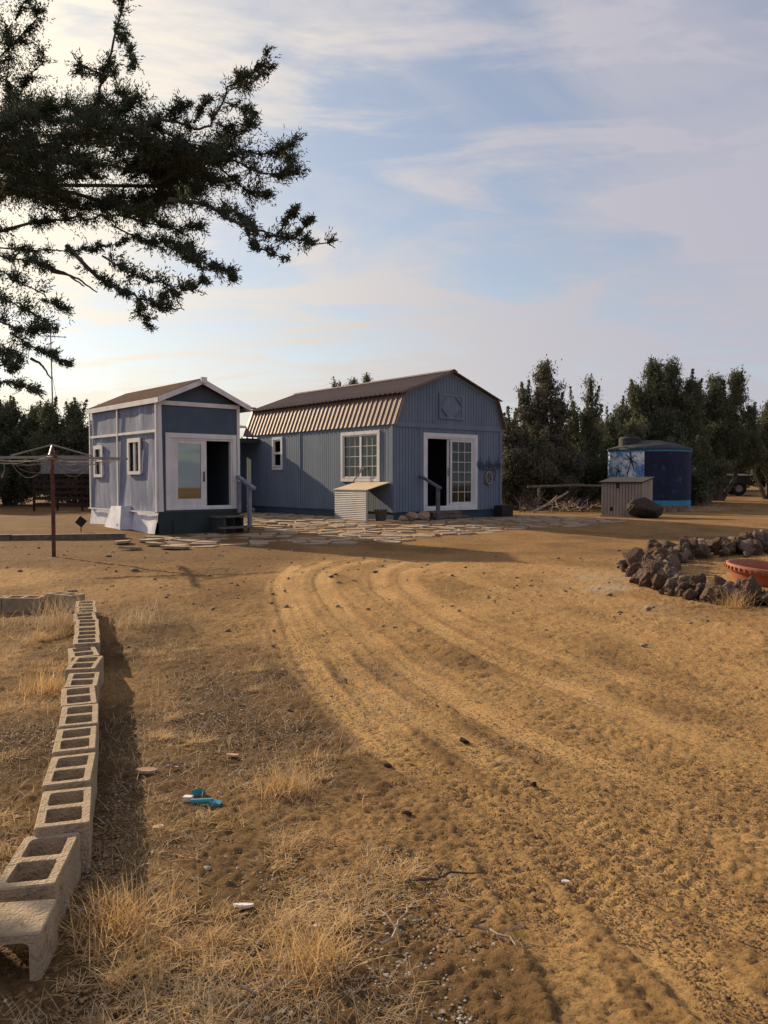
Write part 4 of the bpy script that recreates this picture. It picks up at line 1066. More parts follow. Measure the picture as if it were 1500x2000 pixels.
# pump box
pb = empty('pump_box', (6.95, 26.2, g(6.95, 26.2) - .03), R(-38), 'taupe slatted pump box with dark sloping lid beside the boulder', 'box')
PW, PD, PH = 1.30, .95, 1.10
for k in range(13):
    w = PW / 13; MB().box(k * w + .010, (k + 1) * w - .010, -.016, .0, .06, PH).build('slat', M['pump'], pb)
for k in range(10):
    w = PD / 10; MB().box(PW, PW + .012, k * w + .006, (k + 1) * w - .006, .06, PH + .14 * (k + .5) / 10).build('slat', M['pump'], pb)
MB().hexa([(0, .001, 0), (PW - .001, .001, 0), (PW - .001, PD, 0), (0, PD, 0), (0, .001, PH), (PW - .001, .001, PH), (PW - .001, PD, PH + .14), (0, PD, PH + .14)]).build('core', M['pump_lid'], pb)
MB().box(-.02, PW + .015, -.03, -.013, 0, .07).build('base_rail', M['pump'], pb)
MB().hexa([(-.06, -.08, PH + .0), (PW + .06, -.08, PH + .0), (PW + .06, PD + .05, PH + .16), (-.06, PD + .05, PH + .16), (-.06, -.08, PH + .04), (PW + .06, -.08, PH + .04), (PW + .06, PD + .05, PH + .20), (-.06, PD + .05, PH + .20)]).build('lid', M['pump_lid'], pb)
MB().box(.52, .60, -.035, -.013, PH - .16, PH - .01).build('latch', M['black'], pb)
MB().box(.30, .40, -.02, -.0125, .22, .34).build('vent', M['black'], pb)
bo = link('boulder', rock_mesh('boulder', 77, M['boulder'], 4, .16), None, None, (8.1, 25.3, g(8.1, 25.3) + .30), (0, 0, .4), (.62, .5, .50))
tag(bo, 'dark brown rounded boulder in front of the pump box', 'boulder')

# ------------------------------------------------------------------ parked truck beyond
def build_truck():
    e = empty('pickup_truck', (20.6, 48.0, g(20.6, 48)), R(-12), 'dark pickup with white-framed rear cap parked under the far junipers', 'truck')
    MB().prism([(-3.9, -.85, .62), (.75, -.85, .62), (.80, -.85, 1.12), (-2.2, -.85, 1.14), (-3.8, -.85, 1.08), (-4.0, -.85, .8)], (0, 1.7, 0)).build('body', M['truck'], e)
    MB().prism([(-2.6, -.75, 1.14), (-1.3, -.75, 1.14), (-1.4, -.7, 1.72), (-2.1, -.7, 1.72)], (0, 1.5, 0)).build('cab', M['truck'], e)
    cap = frame_mb(lambda u, z, n: (u, -.78 - n, z), -1.1, .72, 1.15, 1.72, .10, 0, .03); cap.build('cap_frame', M['white'], e)
    MB().box(-1.1, .72, -.775, .78, 1.15, 1.70).build('cap', M['truck'], e)
    MB().box(-1.15, .77, -.80, .80, 1.72, 1.77).build('cap_roof', M['white'], e)
    MB().box(.81, .95, -.85, .85, .55, .72).build('bumper', M['galv'], e)
    MB().box(.80, .82, -.8, -.6, .82, 1.0).build('tail_light', M['rust'], e)
    for x in (-3.1, 0.0):
        for y in (-.82, .82):
            w = empty('wheel', (x, y, .40)); w.parent = e
            MB().lathe([(.20, -.12), (.38, -.12), (.41, -.06), (.41, .06), (.38, .12), (.20, .12)], 24).build('tyre', M['rubber'], w, rot=(R(90), 0, 0))
            MB().lathe([(0, -.08), (.21, -.10), (.21, .10), (0, .08)], 16).build('rim', M['galv'], w, rot=(R(90), 0, 0))
build_truck()

# ------------------------------------------------------------------ trees in the middle distance
def juniper(x, y, leaders, mat, label, seed, group=None, dens=1.0, leaf=.06, name='juniper_tree', low=0.3):
    """leaders: (dx, dy, height, base radius); each is a ragged cone of foliage clumps round its stem"""
    rr = np.random.default_rng(seed); e = empty(name, (x, y, g(x, y) - .1), 0, label, 'tree', group)
    tr = MB(); P = []
    for dx, dy, h, br in leaders:
        pts = [(dx * .15, dy * .15, 0), (dx * .5 + rr.normal(0, .05), dy * .5, h * .25), (dx * .9 + rr.normal(0, .1), dy * .9, h * .6), (dx, dy, h * .97)]
        r0 = .05 + .018 * h
        tr.tube(pts, [r0, r0 * .75, r0 * .4, .012], 6)
        nl = int(23 * dens * (h / 4) * (br / 1.0 + .75))
        for k in range(nl):
            t = low / h + (1 - low / h) * (rr.random() ** 1.05)
            ctr = np.array([np.interp(t * h, [p_[2] for p_ in pts], [p_[i] for p_ in pts]) for i in (0, 1)] + [t * h])
            env = br * ((1 - t) ** 1.0) * 1.5 * (0.55 + .45 * min(1, (t * h + .2) / 1.2)) + .10
            env *= rr.uniform(.35, 1.2) * (1.5 if rr.random() < .22 else 1)
            a = rr.uniform(0, 6.283); d = np.array([math.cos(a), math.sin(a), rr.uniform(.0, .9)]); d /= np.linalg.norm(d)
            tip = ctr + d * env
            if env > .35: tr.tube([ctr, (ctr + tip) / 2 + rr.normal(0, .03, 3), tip], [.022, .014, .006], 4)
            m = int(12 * dens * (env + .25)) + 2
            for f in np.linspace(.35, 1.05, m): P.append(np.append(ctr + d * env * f + rr.normal(0, .10, 3), .095 + .07 * (1 - f) + .03 * rr.random()))
        for k in range(int(8 + 7 * br)):      # upright sprays that break the outline
            t = rr.uniform(.35, .93); a = rr.uniform(0, 6.283); ev = br * ((1 - t) ** .7) * rr.uniform(.3, 1.0)
            p0 = np.array([dx * min(1, t * 1.2) + ev * math.cos(a), dy * min(1, t * 1.2) + ev * math.sin(a), t * h]); ln = rr.uniform(.4, 1.15); tip = p0 + np.array([rr.normal(0, .12), rr.normal(0, .12), ln])
            tr.tube([p0, (p0 + tip) / 2, tip], [.012, .009, .004], 4)
            for f in np.linspace(0, 1, 8): P.append(np.append(p0 + (tip - p0) * f, .085 - .06 * f))
    P = np.array(P); n = 26
    C = np.repeat(P[:, :3], n, 0) + rr.normal(0, 1, (len(P) * n, 3)) * np.repeat(P[:, 3:4], n, 0) * np.array([1, 1, 1.1])
    u = rr.normal(0, 1, C.shape); u[:, 2] = np.abs(u[:, 2]) + .3; u /= np.linalg.norm(u, axis=1, keepdims=True)
    v = np.cross(u, rr.normal(0, 1, C.shape)); v /= np.linalg.norm(v, axis=1, keepdims=True)
    s = leaf * rr.uniform(.6, 1.5, (len(C), 1))
    V = np.stack([C - u * s, C + v * s * .36, C + u * s, C - v * s * .36], 1).reshape(-1, 3)
    F = np.arange(len(V)).reshape(-1, 4)
    tr.build('trunk', M['bark'], e)
    link('crown', mesh_np('crown', V, F, mat), None, e)
    return e

LA, LB, LC = M['leaf_a'], M['leaf_b'], M['leaf_c']
juniper(6.6, 34.0, [(0, 0, 6.1, 1.0), (-.75, .2, 4.9, .8), (.55, -.2, 4.4, .8), (-1.1, 0, 3.4, .9), (.9, .3, 3.2, .9)], LC, 'tall grey-green spired juniper just right of the cabin', 11, 'junipers beyond the cabin', 1.0)
juniper(8.6, 35.0, [(.2, 0, 5.4, .55), (-.55, 0, 4.6, .5), (.1, .4, 3.4, .8), (-.2, -.3, 2.6, 1.1)], LA, 'thin sparse juniper between the spired juniper and water tank', 12, 'junipers beyond the cabin', .75)
juniper(13.3, 39.0, [(-.5, 0, 6.6, 1.3), (.4, .3, 6.7, 1.2), (-1.4, 0, 5.5, 1.3), (1.3, 0, 5.8, 1.2), (0, -.5, 4.2, 1.9), (-2.0, .2, 4.2, 1.2)], LB, 'broad dense many-topped juniper rising behind the water tank', 13, 'junipers beyond the cabin', 1.15)
juniper(16.6, 41.0, [(0, 0, 6.2, 1.2), (1.0, 0, 6.4, .8), (-1.1, .2, 5.6, 1.2), (.3, -.4, 4.0, 1.6), (1.7, .1, 4.6, 1.0)], LB, 'dark juniper with open right top beside the broad one', 14, 'junipers beyond the cabin', 1.0, low=1.75)
juniper(20.2, 43.0, [(0, 0, 5.0, 1.1), (1.0, 0, 4.6, 1.0), (-1.1, 0, 3.9, 1.0), (.2, -.5, 3.2, 1.6)], LA, 'shorter ragged juniper above the parked truck', 15, 'junipers beyond the cabin', 1.0, low=1.9)
juniper(23.0, 45.0, [(0, 0, 5.0, 1.3), (-1.0, 0, 4.4, 1.1), (1.0, .3, 4.8, 1.1)], LA, 'ragged juniper at the right picture edge', 16, 'junipers beyond the cabin', 1.0, low=1.3)
juniper(10.1, 37.0, [(0, 0, 3.6, 1.3), (-1.0, 0, 3.0, 1.2), (1.0, 0, 3.6, 1.2)], LA, 'low bushy juniper left of the water tank', 17, 'junipers beyond the cabin', 1.1)
juniper(13.9, 36.5, [(0, 0, 2.4, .7), (-.6, .1, 2.4, .7), (.4, 0, 2.0, .6)], LB, 'low dark juniper right behind the water tank', 27, 'junipers beyond the cabin', 1.1)
juniper(11.6, 40.0, [(0, 0, 4.6, 1.3), (-1.3, 0, 4.0, 1.3), (1.2, 0, 4.2, 1.3)], LB, 'middling juniper filling between sparse and broad dense junipers', 28, 'junipers beyond the cabin', 1.0)
juniper(4.9, 32.5, [(0, 0, 3.4, .9), (.7, 0, 2.9, .9), (1.5, -.2, 2.4, .9)], LC, 'brownish low juniper against the right end of cabin', 18, 'junipers beyond the cabin', 1.1)
juniper(-2.2, 58.0, [(0, 0, 7.9, .9), (-1.1, 0, 7.6, .9), (1.0, 0, 8.0, .8), (-.5, 0, 7.3, .9), (.5, .2, 6.8, 1.6)], LA, 'juniper tips showing over the cabin ridge', 19, None, .7)
juniper(-13.6, 36.0, [(0, 0, 4.3, 1.4), (1.2, 0, 4.1, 1.3), (-1.2, .2, 4.4, 1.3), (2.2, .2, 3.7, 1.2)], LB, 'dense round juniper directly left of the shed', 20, 'junipers left of the shed', 1.2)
juniper(-16.9, 37.0, [(0, 0, 4.6, 1.5), (1.3, 0, 4.3, 1.3), (-1.2, .2, 5.0, 1.3)], LB, 'dense juniper behind the clothes dryer', 21, 'junipers left of the shed', 1.2)
juniper(-19.3, 35.0, [(0, 0, 4.6, 1.5), (1.3, 0, 4.0, 1.3), (-1.2, .2, 5.2, 1.3)], LC, 'lighter juniper at the left picture edge', 22, 'junipers left of the shed', 1.1)
juniper(-10.4, 37.5, [(0, 0, 4.0, 1.4), (1.2, 0, 3.8, 1.2), (-1.2, .2, 3.9, 1.2)], LB, 'low juniper whose top meets the shed roof', 23, 'junipers left of the shed', 1.1)
FAR = [(-28.6, 55, 'low far juniper at the extreme left behind the dryer'), (-24.2, 56, 'low far juniper glimpsed left of the clothes dryer pole'), (-19.8, 57, 'low far juniper glimpsed behind the antenna mast'), (-15.4, 58, 'low far juniper hidden mostly by the shed'), (11.0, 54, 'low far juniper glimpsed between spired and sparse junipers'), (15.4, 55, 'low far juniper glimpsed left of the broad dense juniper'), (19.8, 56, 'low far juniper glimpsed behind the water tank'), (24.2, 57, 'low far juniper glimpsed beyond the parked truck'), (28.6, 58, 'low far juniper at the extreme right behind the ragged one')]
for k, (x, y, lab) in enumerate(FAR):
    juniper(x, y, [(0, 0, 3.6 + (k * 13 % 7) * .17, 1.7), (1.6, 0, 3.2, 1.6), (-1.6, .3, 3.4 - (k % 3) * .2, 1.6)], (LA, LB, LC)[k % 3], lab, 60 + k, 'far treeline junipers', .8, leaf=.13, low=.2)

# fallen poles and brush between cabin and pump box
fp = empty('fallen_pole', (6.9, 30.2, g(6.9, 30.2)), R(-3), 'grey pole lying level across the brush beside the pump box', 'pole')
MB().tube([(-1.6, 0, .92), (0, .02, .97), (1.7, 0, .95)], [.05, .045, .04], 7).build('shaft', M['old_wood'], fp)
for x in (-1.2, 1.3): MB().tube([(x, 0, -.05), (x + .03, 0, .93)], .05, 6).build('prop', M['old_wood'], fp)
dl = empty('dead_limb', (6.0, 29.0, g(6, 29)), R(10), 'bare grey dead limb sloping in front of the brush', 'branch')
MB().tube([(-.8, 0, .02), (-.1, .1, .35), (.6, .1, .75)], [.07, .05, .03], 6).build('limb', M['twig'], dl)
MB().tube([(-.1, .1, .35), (.1, -.1, .62)], [.04, .015], 5).build('twig', M['twig'], dl)

def brush(x, y, label, n, seed, h=.8):
    rr = random.Random(seed); e = empty('dead_brush', (x, y, g(x, y)), 0, label, 'brush', 'brush piles beyond the patio')
    mb = MB()
    for k in range(n):
        a = rr.uniform(0, 6.28); r_ = rr.uniform(0, .9); p0 = Vector((r_ * math.cos(a), r_ * .6 * math.sin(a), rr.uniform(0, .3)))
        d = Vector((rr.uniform(-1, 1), rr.uniform(-.7, .7), rr.uniform(-.1, .8))).normalized() * rr.uniform(.3, h)
        mb.tube([p0, p0 + d * .5 + Vector((0, 0, .04)), p0 + d], [.014, .010, .004], 4)
    tag(mb.build('branches', M['bark'] if seed % 2 else M['twig'], e), kind='stuff')
brush(5.2, 29.5, 'pile of dead branches right of the cabin corner', 70, 1)
brush(7.3, 30.8, 'pile of dark dead branches under the fallen pole', 80, 3)
brush(6.4, 28.3, 'low tangle of pale twigs in front of the dead limb', 45, 2, .5)

# ------------------------------------------------------------------ big juniper overhanging from the left
F_PX = 1600.0
def cam_pt(u, v, Y):
    """point at world depth Y on the sight line of photo position (u, v), used to sketch the limbs"""
    p_ = R(2.22); dx, du = (u - 750) / F_PX, (1000 - v) / F_PX
    d = np.array([dx, math.cos(p_) + du * math.sin(p_), -math.sin(p_) + du * math.cos(p_)])
    return d * (Y / d[1]) + np.array([0, 0, CAM_H])

def build_big_tree():
    rr = np.random.default_rng(21)
    TX, TY = -6.0, 5.9
    e = empty('overhanging_juniper', (TX, TY, g(TX, TY) - .1), 0, 'large dark juniper reaching into the picture from the upper left', 'tree')
    org = np.array(e.location)
    tr = MB()
    def limb(pts, r0, r1, n=6, wob=.02):
        C = catmull(pts, 6); C = C + rr.normal(0, wob, C.shape) * np.linspace(0, 1, len(C))[:, None]
        tr.tube([tuple(c - org) for c in C], list(np.linspace(r0, r1, len(C))), n); return C
    trunk = limb([(TX, TY, 0), (TX + .1, TY, 1.2), (TX + .25, TY + .05, 2.6), (TX + .3, TY + .1, 4.2), (TX + .6, TY, 6.0), (TX + .5, TY, 7.6)], .26, .05, 9)
    # (photo points, depths, foliage radius in m at which the sprays stand off)
    sp = [
     ([(-60, 60), (5, 40), (15, 130), (25, 210)], 6.0, .26), ([(-40, 150), (50, 60), (80, 20)], 5.9, .20), ([(10, 230), (60, 150), (85, 110)], 6.1, .18), ([(30, 40), (60, -20), (90, -70)], 6.0, .2),
     ([(120, 300), (175, 235), (205, 140), (235, 20), (245, -40)], 5.6, .14), ([(205, 150), (165, 130), (150, 145)], 5.6, .10), ([(215, 130), (240, 190), (255, 215)], 5.6, .11), ([(190, 190), (230, 220), (265, 190)], 5.6, .10), ([(225, 60), (250, 90), (262, 140)], 5.6, .08),
     ([(140, 265), (240, 255), (330, 235), (400, 250), (450, 175), (520, 115)], 5.4, .13), ([(450, 175), (490, 160), (530, 130)], 5.4, .09), ([(300, 245), (340, 215), (370, 205)], 5.4, .11), ([(380, 240), (400, 200), (410, 190)], 5.4, .08), ([(440, 200), (480, 215), (500, 230)], 5.4, .09), ([(420, 240), (470, 260), (490, 240)], 5.5, .12),
     ([(300, 360), (345, 335), (390, 310), (470, 300), (530, 300), (578, 275)], 5.5, .17), ([(450, 310), (520, 340), (583, 340)], 5.4, .17), ([(430, 330), (490, 375), (530, 385)], 5.6, .15), ([(400, 300), (440, 280), (460, 275)], 5.5, .12), ([(520, 300), (560, 300), (570, 330)], 5.5, .14),
     ([(330, 390), (400, 400), (470, 440), (560, 465), (655, 485)], 5.1, .11), ([(540, 460), (565, 425), (578, 405)], 5.1, .05), ([(575, 465), (600, 440), (608, 425)], 5.1, .05), ([(480, 445), (500, 480), (560, 505)], 5.1, .06), ([(420, 410), (470, 420), (500, 455)], 5.2, .10),
     ([(280, 470), (360, 480), (410, 520), (468, 540)], 5.3, .10), ([(400, 515), (440, 530), (450, 545)], 5.3, .08), ([(330, 480), (380, 510), (400, 550)], 5.3, .11),
     ([(130, 480), (190, 540), (240, 570), (300, 595), (365, 605)], 5.2, .09), ([(270, 585), (275, 610), (290, 632)], 5.2, .07), ([(310, 595), (330, 570), (350, 570)], 5.2, .08), ([(200, 500), (250, 530), (340, 560), (385, 560)], 5.3, .13), ([(220, 440), (300, 480), (380, 490)], 5.4, .16), ([(230, 420), (310, 440), (390, 450)], 5.5, .16),
     ([(-80, 455), (0, 450), (90, 430), (180, 425), (290, 405)], 5.6, .10), ([(-80, 490), (0, 485), (140, 490), (240, 470)], 5.5, .07),
     ([(-60, 500), (20, 540), (70, 570), (118, 600)], 5.2, .15), ([(-40, 560), (40, 600), (110, 640)], 5.3, .15), ([(-30, 610), (30, 640), (90, 650)], 5.2, .15), ([(20, 650), (80, 685), (142, 712)], 5.1, .09), ([(-60, 640), (0, 690), (50, 700)], 5.3, .13), ([(-40, 760), (20, 745), (85, 775)], 5.0, .07), ([(0, 500), (50, 510), (100, 520)], 5.3, .10), ([(-60, 690), (-20, 720), (30, 715)], 5.2, .10)]
    for k in range(74):   # the dense heart of the crown
        u, v = rr.uniform(-120, 400), rr.uniform(205, 410)
        if u > 250 and v < 270: v += 70
        a = rr.uniform(-.5, .6); sp.append(([(u - 60 * math.cos(a), v + 60 * math.sin(a)), (u, v), (u + 70 * math.cos(a), v - 70 * math.sin(a))], rr.uniform(5.2, 7.2), .22))
    spines = []
    for pts, Y, rad in sp:
        n = len(pts); ys = Y + rr.uniform(-.25, .25) + np.linspace(.3, -.1, n)
        C = limb([cam_pt(u, v, y_) for (u, v), y_ in zip(pts, ys)], .007 if len(pts) < 5 else .015, .003, 5, .012)
        spines.append((C, rad, 1.0))
    # bearing limbs from the trunk
    for (u, v, Y, z0, r0) in ((0, 450, 5.9, 2.5, .07), (0, 485, 5.75, 2.2, .05), (140, 265, 5.7, 3.2, .055), (120, 300, 5.8, 3.6, .05), (300, 360, 6.1, 3.0, .03), (-60, 500, 5.5, 2.1, .06), (-60, 60, 6.2, 4.6, .08), (-60, 640, 5.6, 1.9, .05), (330, 390, 6.0, 3.4, .03)):
        E_ = cam_pt(u, v, Y); A_ = np.array([TX + .25, TY + .05, z0]); mid = A_ * .5 + E_ * .5 + np.array([0, 0, .12])
        limb([A_, A_ * .75 + E_ * .25 + np.array([0, 0, .1]), mid, E_], r0, .012, 7, .05)
    for (p0, p1) in (((100, 530), (190, 570)), ((95, 525), (165, 560)), ((60, 700), (100, 740))):
        limb([cam_pt(*p0, 5.2), cam_pt((p0[0] + p1[0]) / 2, (p0[1] + p1[1]) / 2 - 8, 5.2), cam_pt(*p1, 5.2)], .010, .004, 4, .004)
    for k in range(95):   # the rest of the crown, beyond the left edge and above the picture
        a, zz = rr.uniform(0, 6.283), rr.uniform(3.4, 8.0)
        rad = 2.3 * (1 - (zz - 3.0) / 6.2) + .4
        c = np.array([TX + .3, TY, zz]); d = np.array([math.cos(a), math.sin(a), .15]); q = c + d * rad * rr.uniform(.6, 1.1)
        if q[0] > -3.3 and q[2] < 5.6: continue
        if q[0] > -.47 * q[1] - .25 and q[2] < 1.47 + .62 * q[1]: continue
        tl = (q[2] - .1) / SUN_DIR.z; lx, ly = q[0] - SUN_DIR.x * tl, q[1] - SUN_DIR.y * tl
        if ly > 2.3 and abs(lx) < .5 * ly + .8: continue  # unseen limbs shaped for shade: dropped where their shadow crosses the visible ground
        C = limb([c, (c + q) / 2 + np.array([0, 0, .1]), q], .03, .008, 5, .03); spines.append((C[len(C) // 3:], .30, .3))
    # foliage: twigs off every spine, scale-leaf sprigs off every twig
    O, D = [], []
    for C, rad, den in spines:
        seg = np.linalg.norm(C[1:] - C[:-1], axis=1); L_ = seg.sum(); cum = np.concatenate([[0], np.cumsum(seg)])
        nt = int(den * L_ / .0046 * (.5 + rad * 3.2))
        nc = max(5, int(L_ / .038)); tcl = (.04 + .98 * rr.random(nc)) * L_; dcl = rr.normal(0, 1, (nc, 3)); dcl /= np.linalg.norm(dcl, axis=1, keepdims=True); lcl = rr.uniform(.3, 1.3, nc)
        ci = rr.integers(0, nc, nt); t = np.clip(tcl[ci] + rr.normal(0, .013, nt), 0, L_)
        base = np.stack([np.interp(t, cum, C[:, i]) for i in range(3)], 1)
        fw = np.stack([np.interp(np.minimum(t + .02, L_), cum, C[:, i]) - np.interp(np.maximum(t - .02, 0), cum, C[:, i]) for i in range(3)], 1); fw /= np.linalg.norm(fw, axis=1, keepdims=True) + 1e-6
        d = rr.normal(0, 1, (nt, 3)); d /= np.linalg.norm(d, axis=1, keepdims=True)
        d = d * .62 + dcl[ci] * .75 + fw * .45 + np.array([0, 0, .15]); d /= np.linalg.norm(d, axis=1, keepdims=True)
        ln = 1.15 * rad * lcl[ci] * rr.uniform(.35, 1.0, nt) * (1 - .45 * (t / L_) ** 3)
        ns = 8
        for k in range(ns):
            f = (k + .6) / ns
            O.append(base + d * (ln * f)[:, None] + rr.normal(0, .008, (nt, 3)))
            q = rr.normal(0, 1, (nt, 3)); q /= np.linalg.norm(q, axis=1, keepdims=True); q = d * .9 + q * .75; D.append(q / np.linalg.norm(q, axis=1, keepdims=True))
    O, D = np.concatenate(O), np.concatenate(D)
    print('sprigs wanted', len(O))
    if len(O) > 380000:
        pick = rr.permutation(len(O))[:380000]; O, D = O[pick], D[pick]
    s = rr.uniform(.015, .034, (len(O), 1)); w = rr.uniform(.0030, .0050, (len(O), 1))
    p1 = np.cross(D, rr.normal(0, 1, D.shape)); p1 /= np.linalg.norm(p1, axis=1, keepdims=True); p2 = np.cross(D, p1)
    O = O - org
    V = np.stack([O + p1 * w, O + (-.5 * p1 + .87 * p2) * w, O + (-.5 * p1 - .87 * p2) * w, O + D * s], 1).reshape(-1, 3)
    i0 = np.arange(len(O))[:, None] * 4
    F = np.concatenate([i0 + np.array([[0, 1, 3]]), i0 + np.array([[1, 2, 3]]), i0 + np.array([[2, 0, 3]])], 0)
    tr.build('trunk', M['bark'], e)
    link('crown', mesh_np('crown', V, F, M['leaf_near']), None, e)
    print('sprigs', len(O))
build_big_tree()

# ------------------------------------------------------------------ dry grass, pebbles, clods, twigs
def blades(roots, heights, mat, name, lean=.5, wid=.0032, seed=0, per=1, curl=.5, bias=(0, 0)):
    rr = np.random.default_rng(seed); n = len(roots)
    a = rr.uniform(0, 6.283, n); l = np.abs(rr.normal(0, lean, n))
    d = np.stack([np.cos(a) * l + bias[0], np.sin(a) * l + bias[1], np.ones(n)], 1); d /= np.linalg.norm(d, axis=1, keepdims=True)
    sag = np.stack([np.cos(a), np.sin(a), -np.ones(n) * .8], 1) * (curl * rr.uniform(.1, 1, n))[:, None]
    side = np.stack([-np.sin(a + rr.normal(0, .8, n)), np.cos(a), np.zeros(n)], 1) 
    h = heights[:, None]; w = (wid * rr.uniform(.6, 1.3, n))[:, None]
    pts = [roots + d * h * t + sag * h * t * t for t in (0, .4, .75, 1.0)]
    V = np.stack([pts[0] - side * w, pts[0] + side * w, pts[1] - side * w * .85, pts[1] + side * w * .85, pts[2] - side * w * .55, pts[2] + side * w * .55, pts[3]], 1).reshape(-1, 3)
    V[:, 2] = np.maximum(V[:, 2], gz(V[:, 0], V[:, 1]) + .001)
    i0 = np.arange(n)[:, None] * 7
    Q = np.concatenate([i0 + np.array([[0, 1, 3]]), i0 + np.array([[0, 3, 2]]), i0 + np.array([[2, 3, 5]]), i0 + np.array([[2, 5, 4]]), i0 + np.array([[4, 5, 6]])], 0)
    return mesh_np(name, V, Q, mat)

def left_of_row(x, y):
    return x < np.interp(y, [1.5, 2.3, 8.3], [-1.0, -1.1, -3.1])

def grass_field():
    rr = np.random.default_rng(3); roots, hs = [], []
    spots = [(-.46, 3.78, .30, 26), (-.62, 3.2, .30, 30), (-.75, 2.55, .22, 34), (-.45, 2.6, .28, 24), (-.10, 2.67, .30, 22), (-.15, 2.3, .35, 26), (.2, 2.3, .3, 10), (-1.25, 4.7, .25, 14), (-1.05, 4.9, .25, 12), (-.9, 4.3, .4, 14), (-.35, 4.2, .3, 10), (-1.55, 5.6, .3, 12), (-1.9, 6.8, .3, 12), (-2.2, 7.6, .3, 14), (-.2, 3.3, .3, 14), (.05, 3.0, .3, 10), (-3.2, 6.6, .55, 34), (-3.5, 7.2, .5, 30), (-3.05, 7.5, .3, 26), (-2.7, 6.2, .4, 18), (-2.3, 5.3, .35, 14), (-2.0, 4.2, .4, 14), (-1.7, 3.3, .3, 10), (-1.45, 2.8, .2, 6), (4.6, 11.8, .6, 16), (6.5, 13.5, .9, 24), (3.4, 9.0, .3, 7), (4.2, 8.6, .35, 9), (2.9, 10.2, .3, 5), (14.5, 36, 1.2, 22), (12.0, 31.0, .8, 14), (-.6, 2.25, .3, 18), (-.95, 3.5, .25, 8), (.45, 2.6, .3, 6), (-.75, 6.2, .5, 9)]
    for sx, sy, rad, k in spots:
        for _ in range(k):
            cx, cy = sx + rr.normal(0, rad * .48), sy + rr.normal(0, rad * .48)
            if sx > -2.3 and float(fbm(np.array(cx * 3.1 + 2), np.array(cy * 3.1), 2, 19)) < .36: continue
            nb = int(rr.uniform(30, 85)); tall = rr.uniform(.035, .095) * (1.25 if sx < -2.6 else 1) * (1.2 if rr.random() < .2 else 1)
            if sy > 9: tall *= 2.0
            p = np.stack([cx + rr.normal(0, .026, nb), cy + rr.normal(0, .026, nb)], 1)
            roots.append(p); hs.append(tall * rr.uniform(.5, 1.25, nb))
    P = np.concatenate(roots); H_ = np.concatenate(hs)
    R3 = np.column_stack([P, gz(P[:, 0], P[:, 1]) - .005])
    m1 = rr.random(len(P)) < .72
    tag(link('dry_grass', blades(R3[m1], H_[m1], M['straw'], 'dry_grass', 1.25, .0015, 1, curl=.9)), 'golden dry grass tufts across the left foreground dirt', 'grass', kind='stuff')
    # matted straw lying almost flat
    n = 25000; y = 1.9 + 6.5 * rr.random(n) ** 1.7; x = rr.uniform(-1.35, .62, n) * (.35 + .33 * y) - .12
    keep = (fbm(x * 1.6 + 8, y * 1.6, 3, 50) + .18 * (x < .1) - .35 * S(-.2, 1.0, x - .1 * (y - 3)) > .525)
    x, y = x[keep], y[keep]
    Q = np.column_stack([x, y, gz(x, y) + .002])
    Q = np.concatenate([Q, R3[~m1]]); hh = np.concatenate([rr.uniform(.03, .11, len(x)), H_[~m1]])
    tag(link('straw_litter', blades(Q, hh, M['straw_grey'], 'straw_litter', 2.6, .0013, 2, curl=.35)), 'flattened grey straw litter over the left foreground dirt', 'straw', kind='stuff')
grass_field()

def clump(x, y, h, n, rad, label, seed, mat='straw'):
    rr = np.random.default_rng(seed)
    P = np.column_stack([rr.normal(0, rad, n), rr.normal(0, rad, n), np.zeros(n)])
    W3 = P + np.array([x, y, 0]); W3[:, 2] = gz(W3[:, 0], W3[:, 1]) - .01
    me = blades(W3, h * rr.uniform(.35, 1.1, n), M[mat], 'grass_clump', .62, .0016, seed + 1, curl=.5)
    co = np.empty(len(me.vertices) * 3, np.float32); me.vertices.foreach_get('co', co); co = co.reshape(-1, 3) - np.array([x, y, g(x, y)], np.float32); me.vertices.foreach_set('co', co.ravel()); me.update()
    tag(link('grass_clump', me, None, None, (x, y, g(x, y))), label, 'grass clump', 'tall dry grass clumps')
clump(-.86, 2.62, .21, 420, .065, 'tall golden grass clump just right of the nearest concrete blocks', 1)
clump(-.46, 3.80, .20, 380, .06, 'wind-bent golden grass clump beside the turquoise plastic', 2)
clump(-3.15, 7.9, .48, 420, .13, 'tall feathery grass clump at the far corner of the bed', 3, 'straw_grey')
clump(-3.95, 7.6, .26, 420, .2, 'feathery grass clump in front of the far concrete blocks', 4)
clump(-2.45, 8.0, .36, 300, .12, 'feathery grass clump right of the buried concrete blocks', 5, 'straw_grey')
clump(-2.35, 5.6, .26, 300, .08, 'golden grass clump left of the ninth concrete block', 6)
clump(-.20, 2.42, .20, 320, .06, 'golden grass clump near the bottom of the picture', 7)
clump(3.9, 9.05, .32, 240, .07, 'pale grass clump at the foot of the near lava stones', 8)
clump(5.1, 8.5, .4, 260, .09, 'pale grass clump in front of the lava stones at right edge', 9, 'straw_grey')
clump(12.2, 30.6, .55, 400, .35, 'grey grass clump right of the blocks before the tank', 10, 'straw_grey')

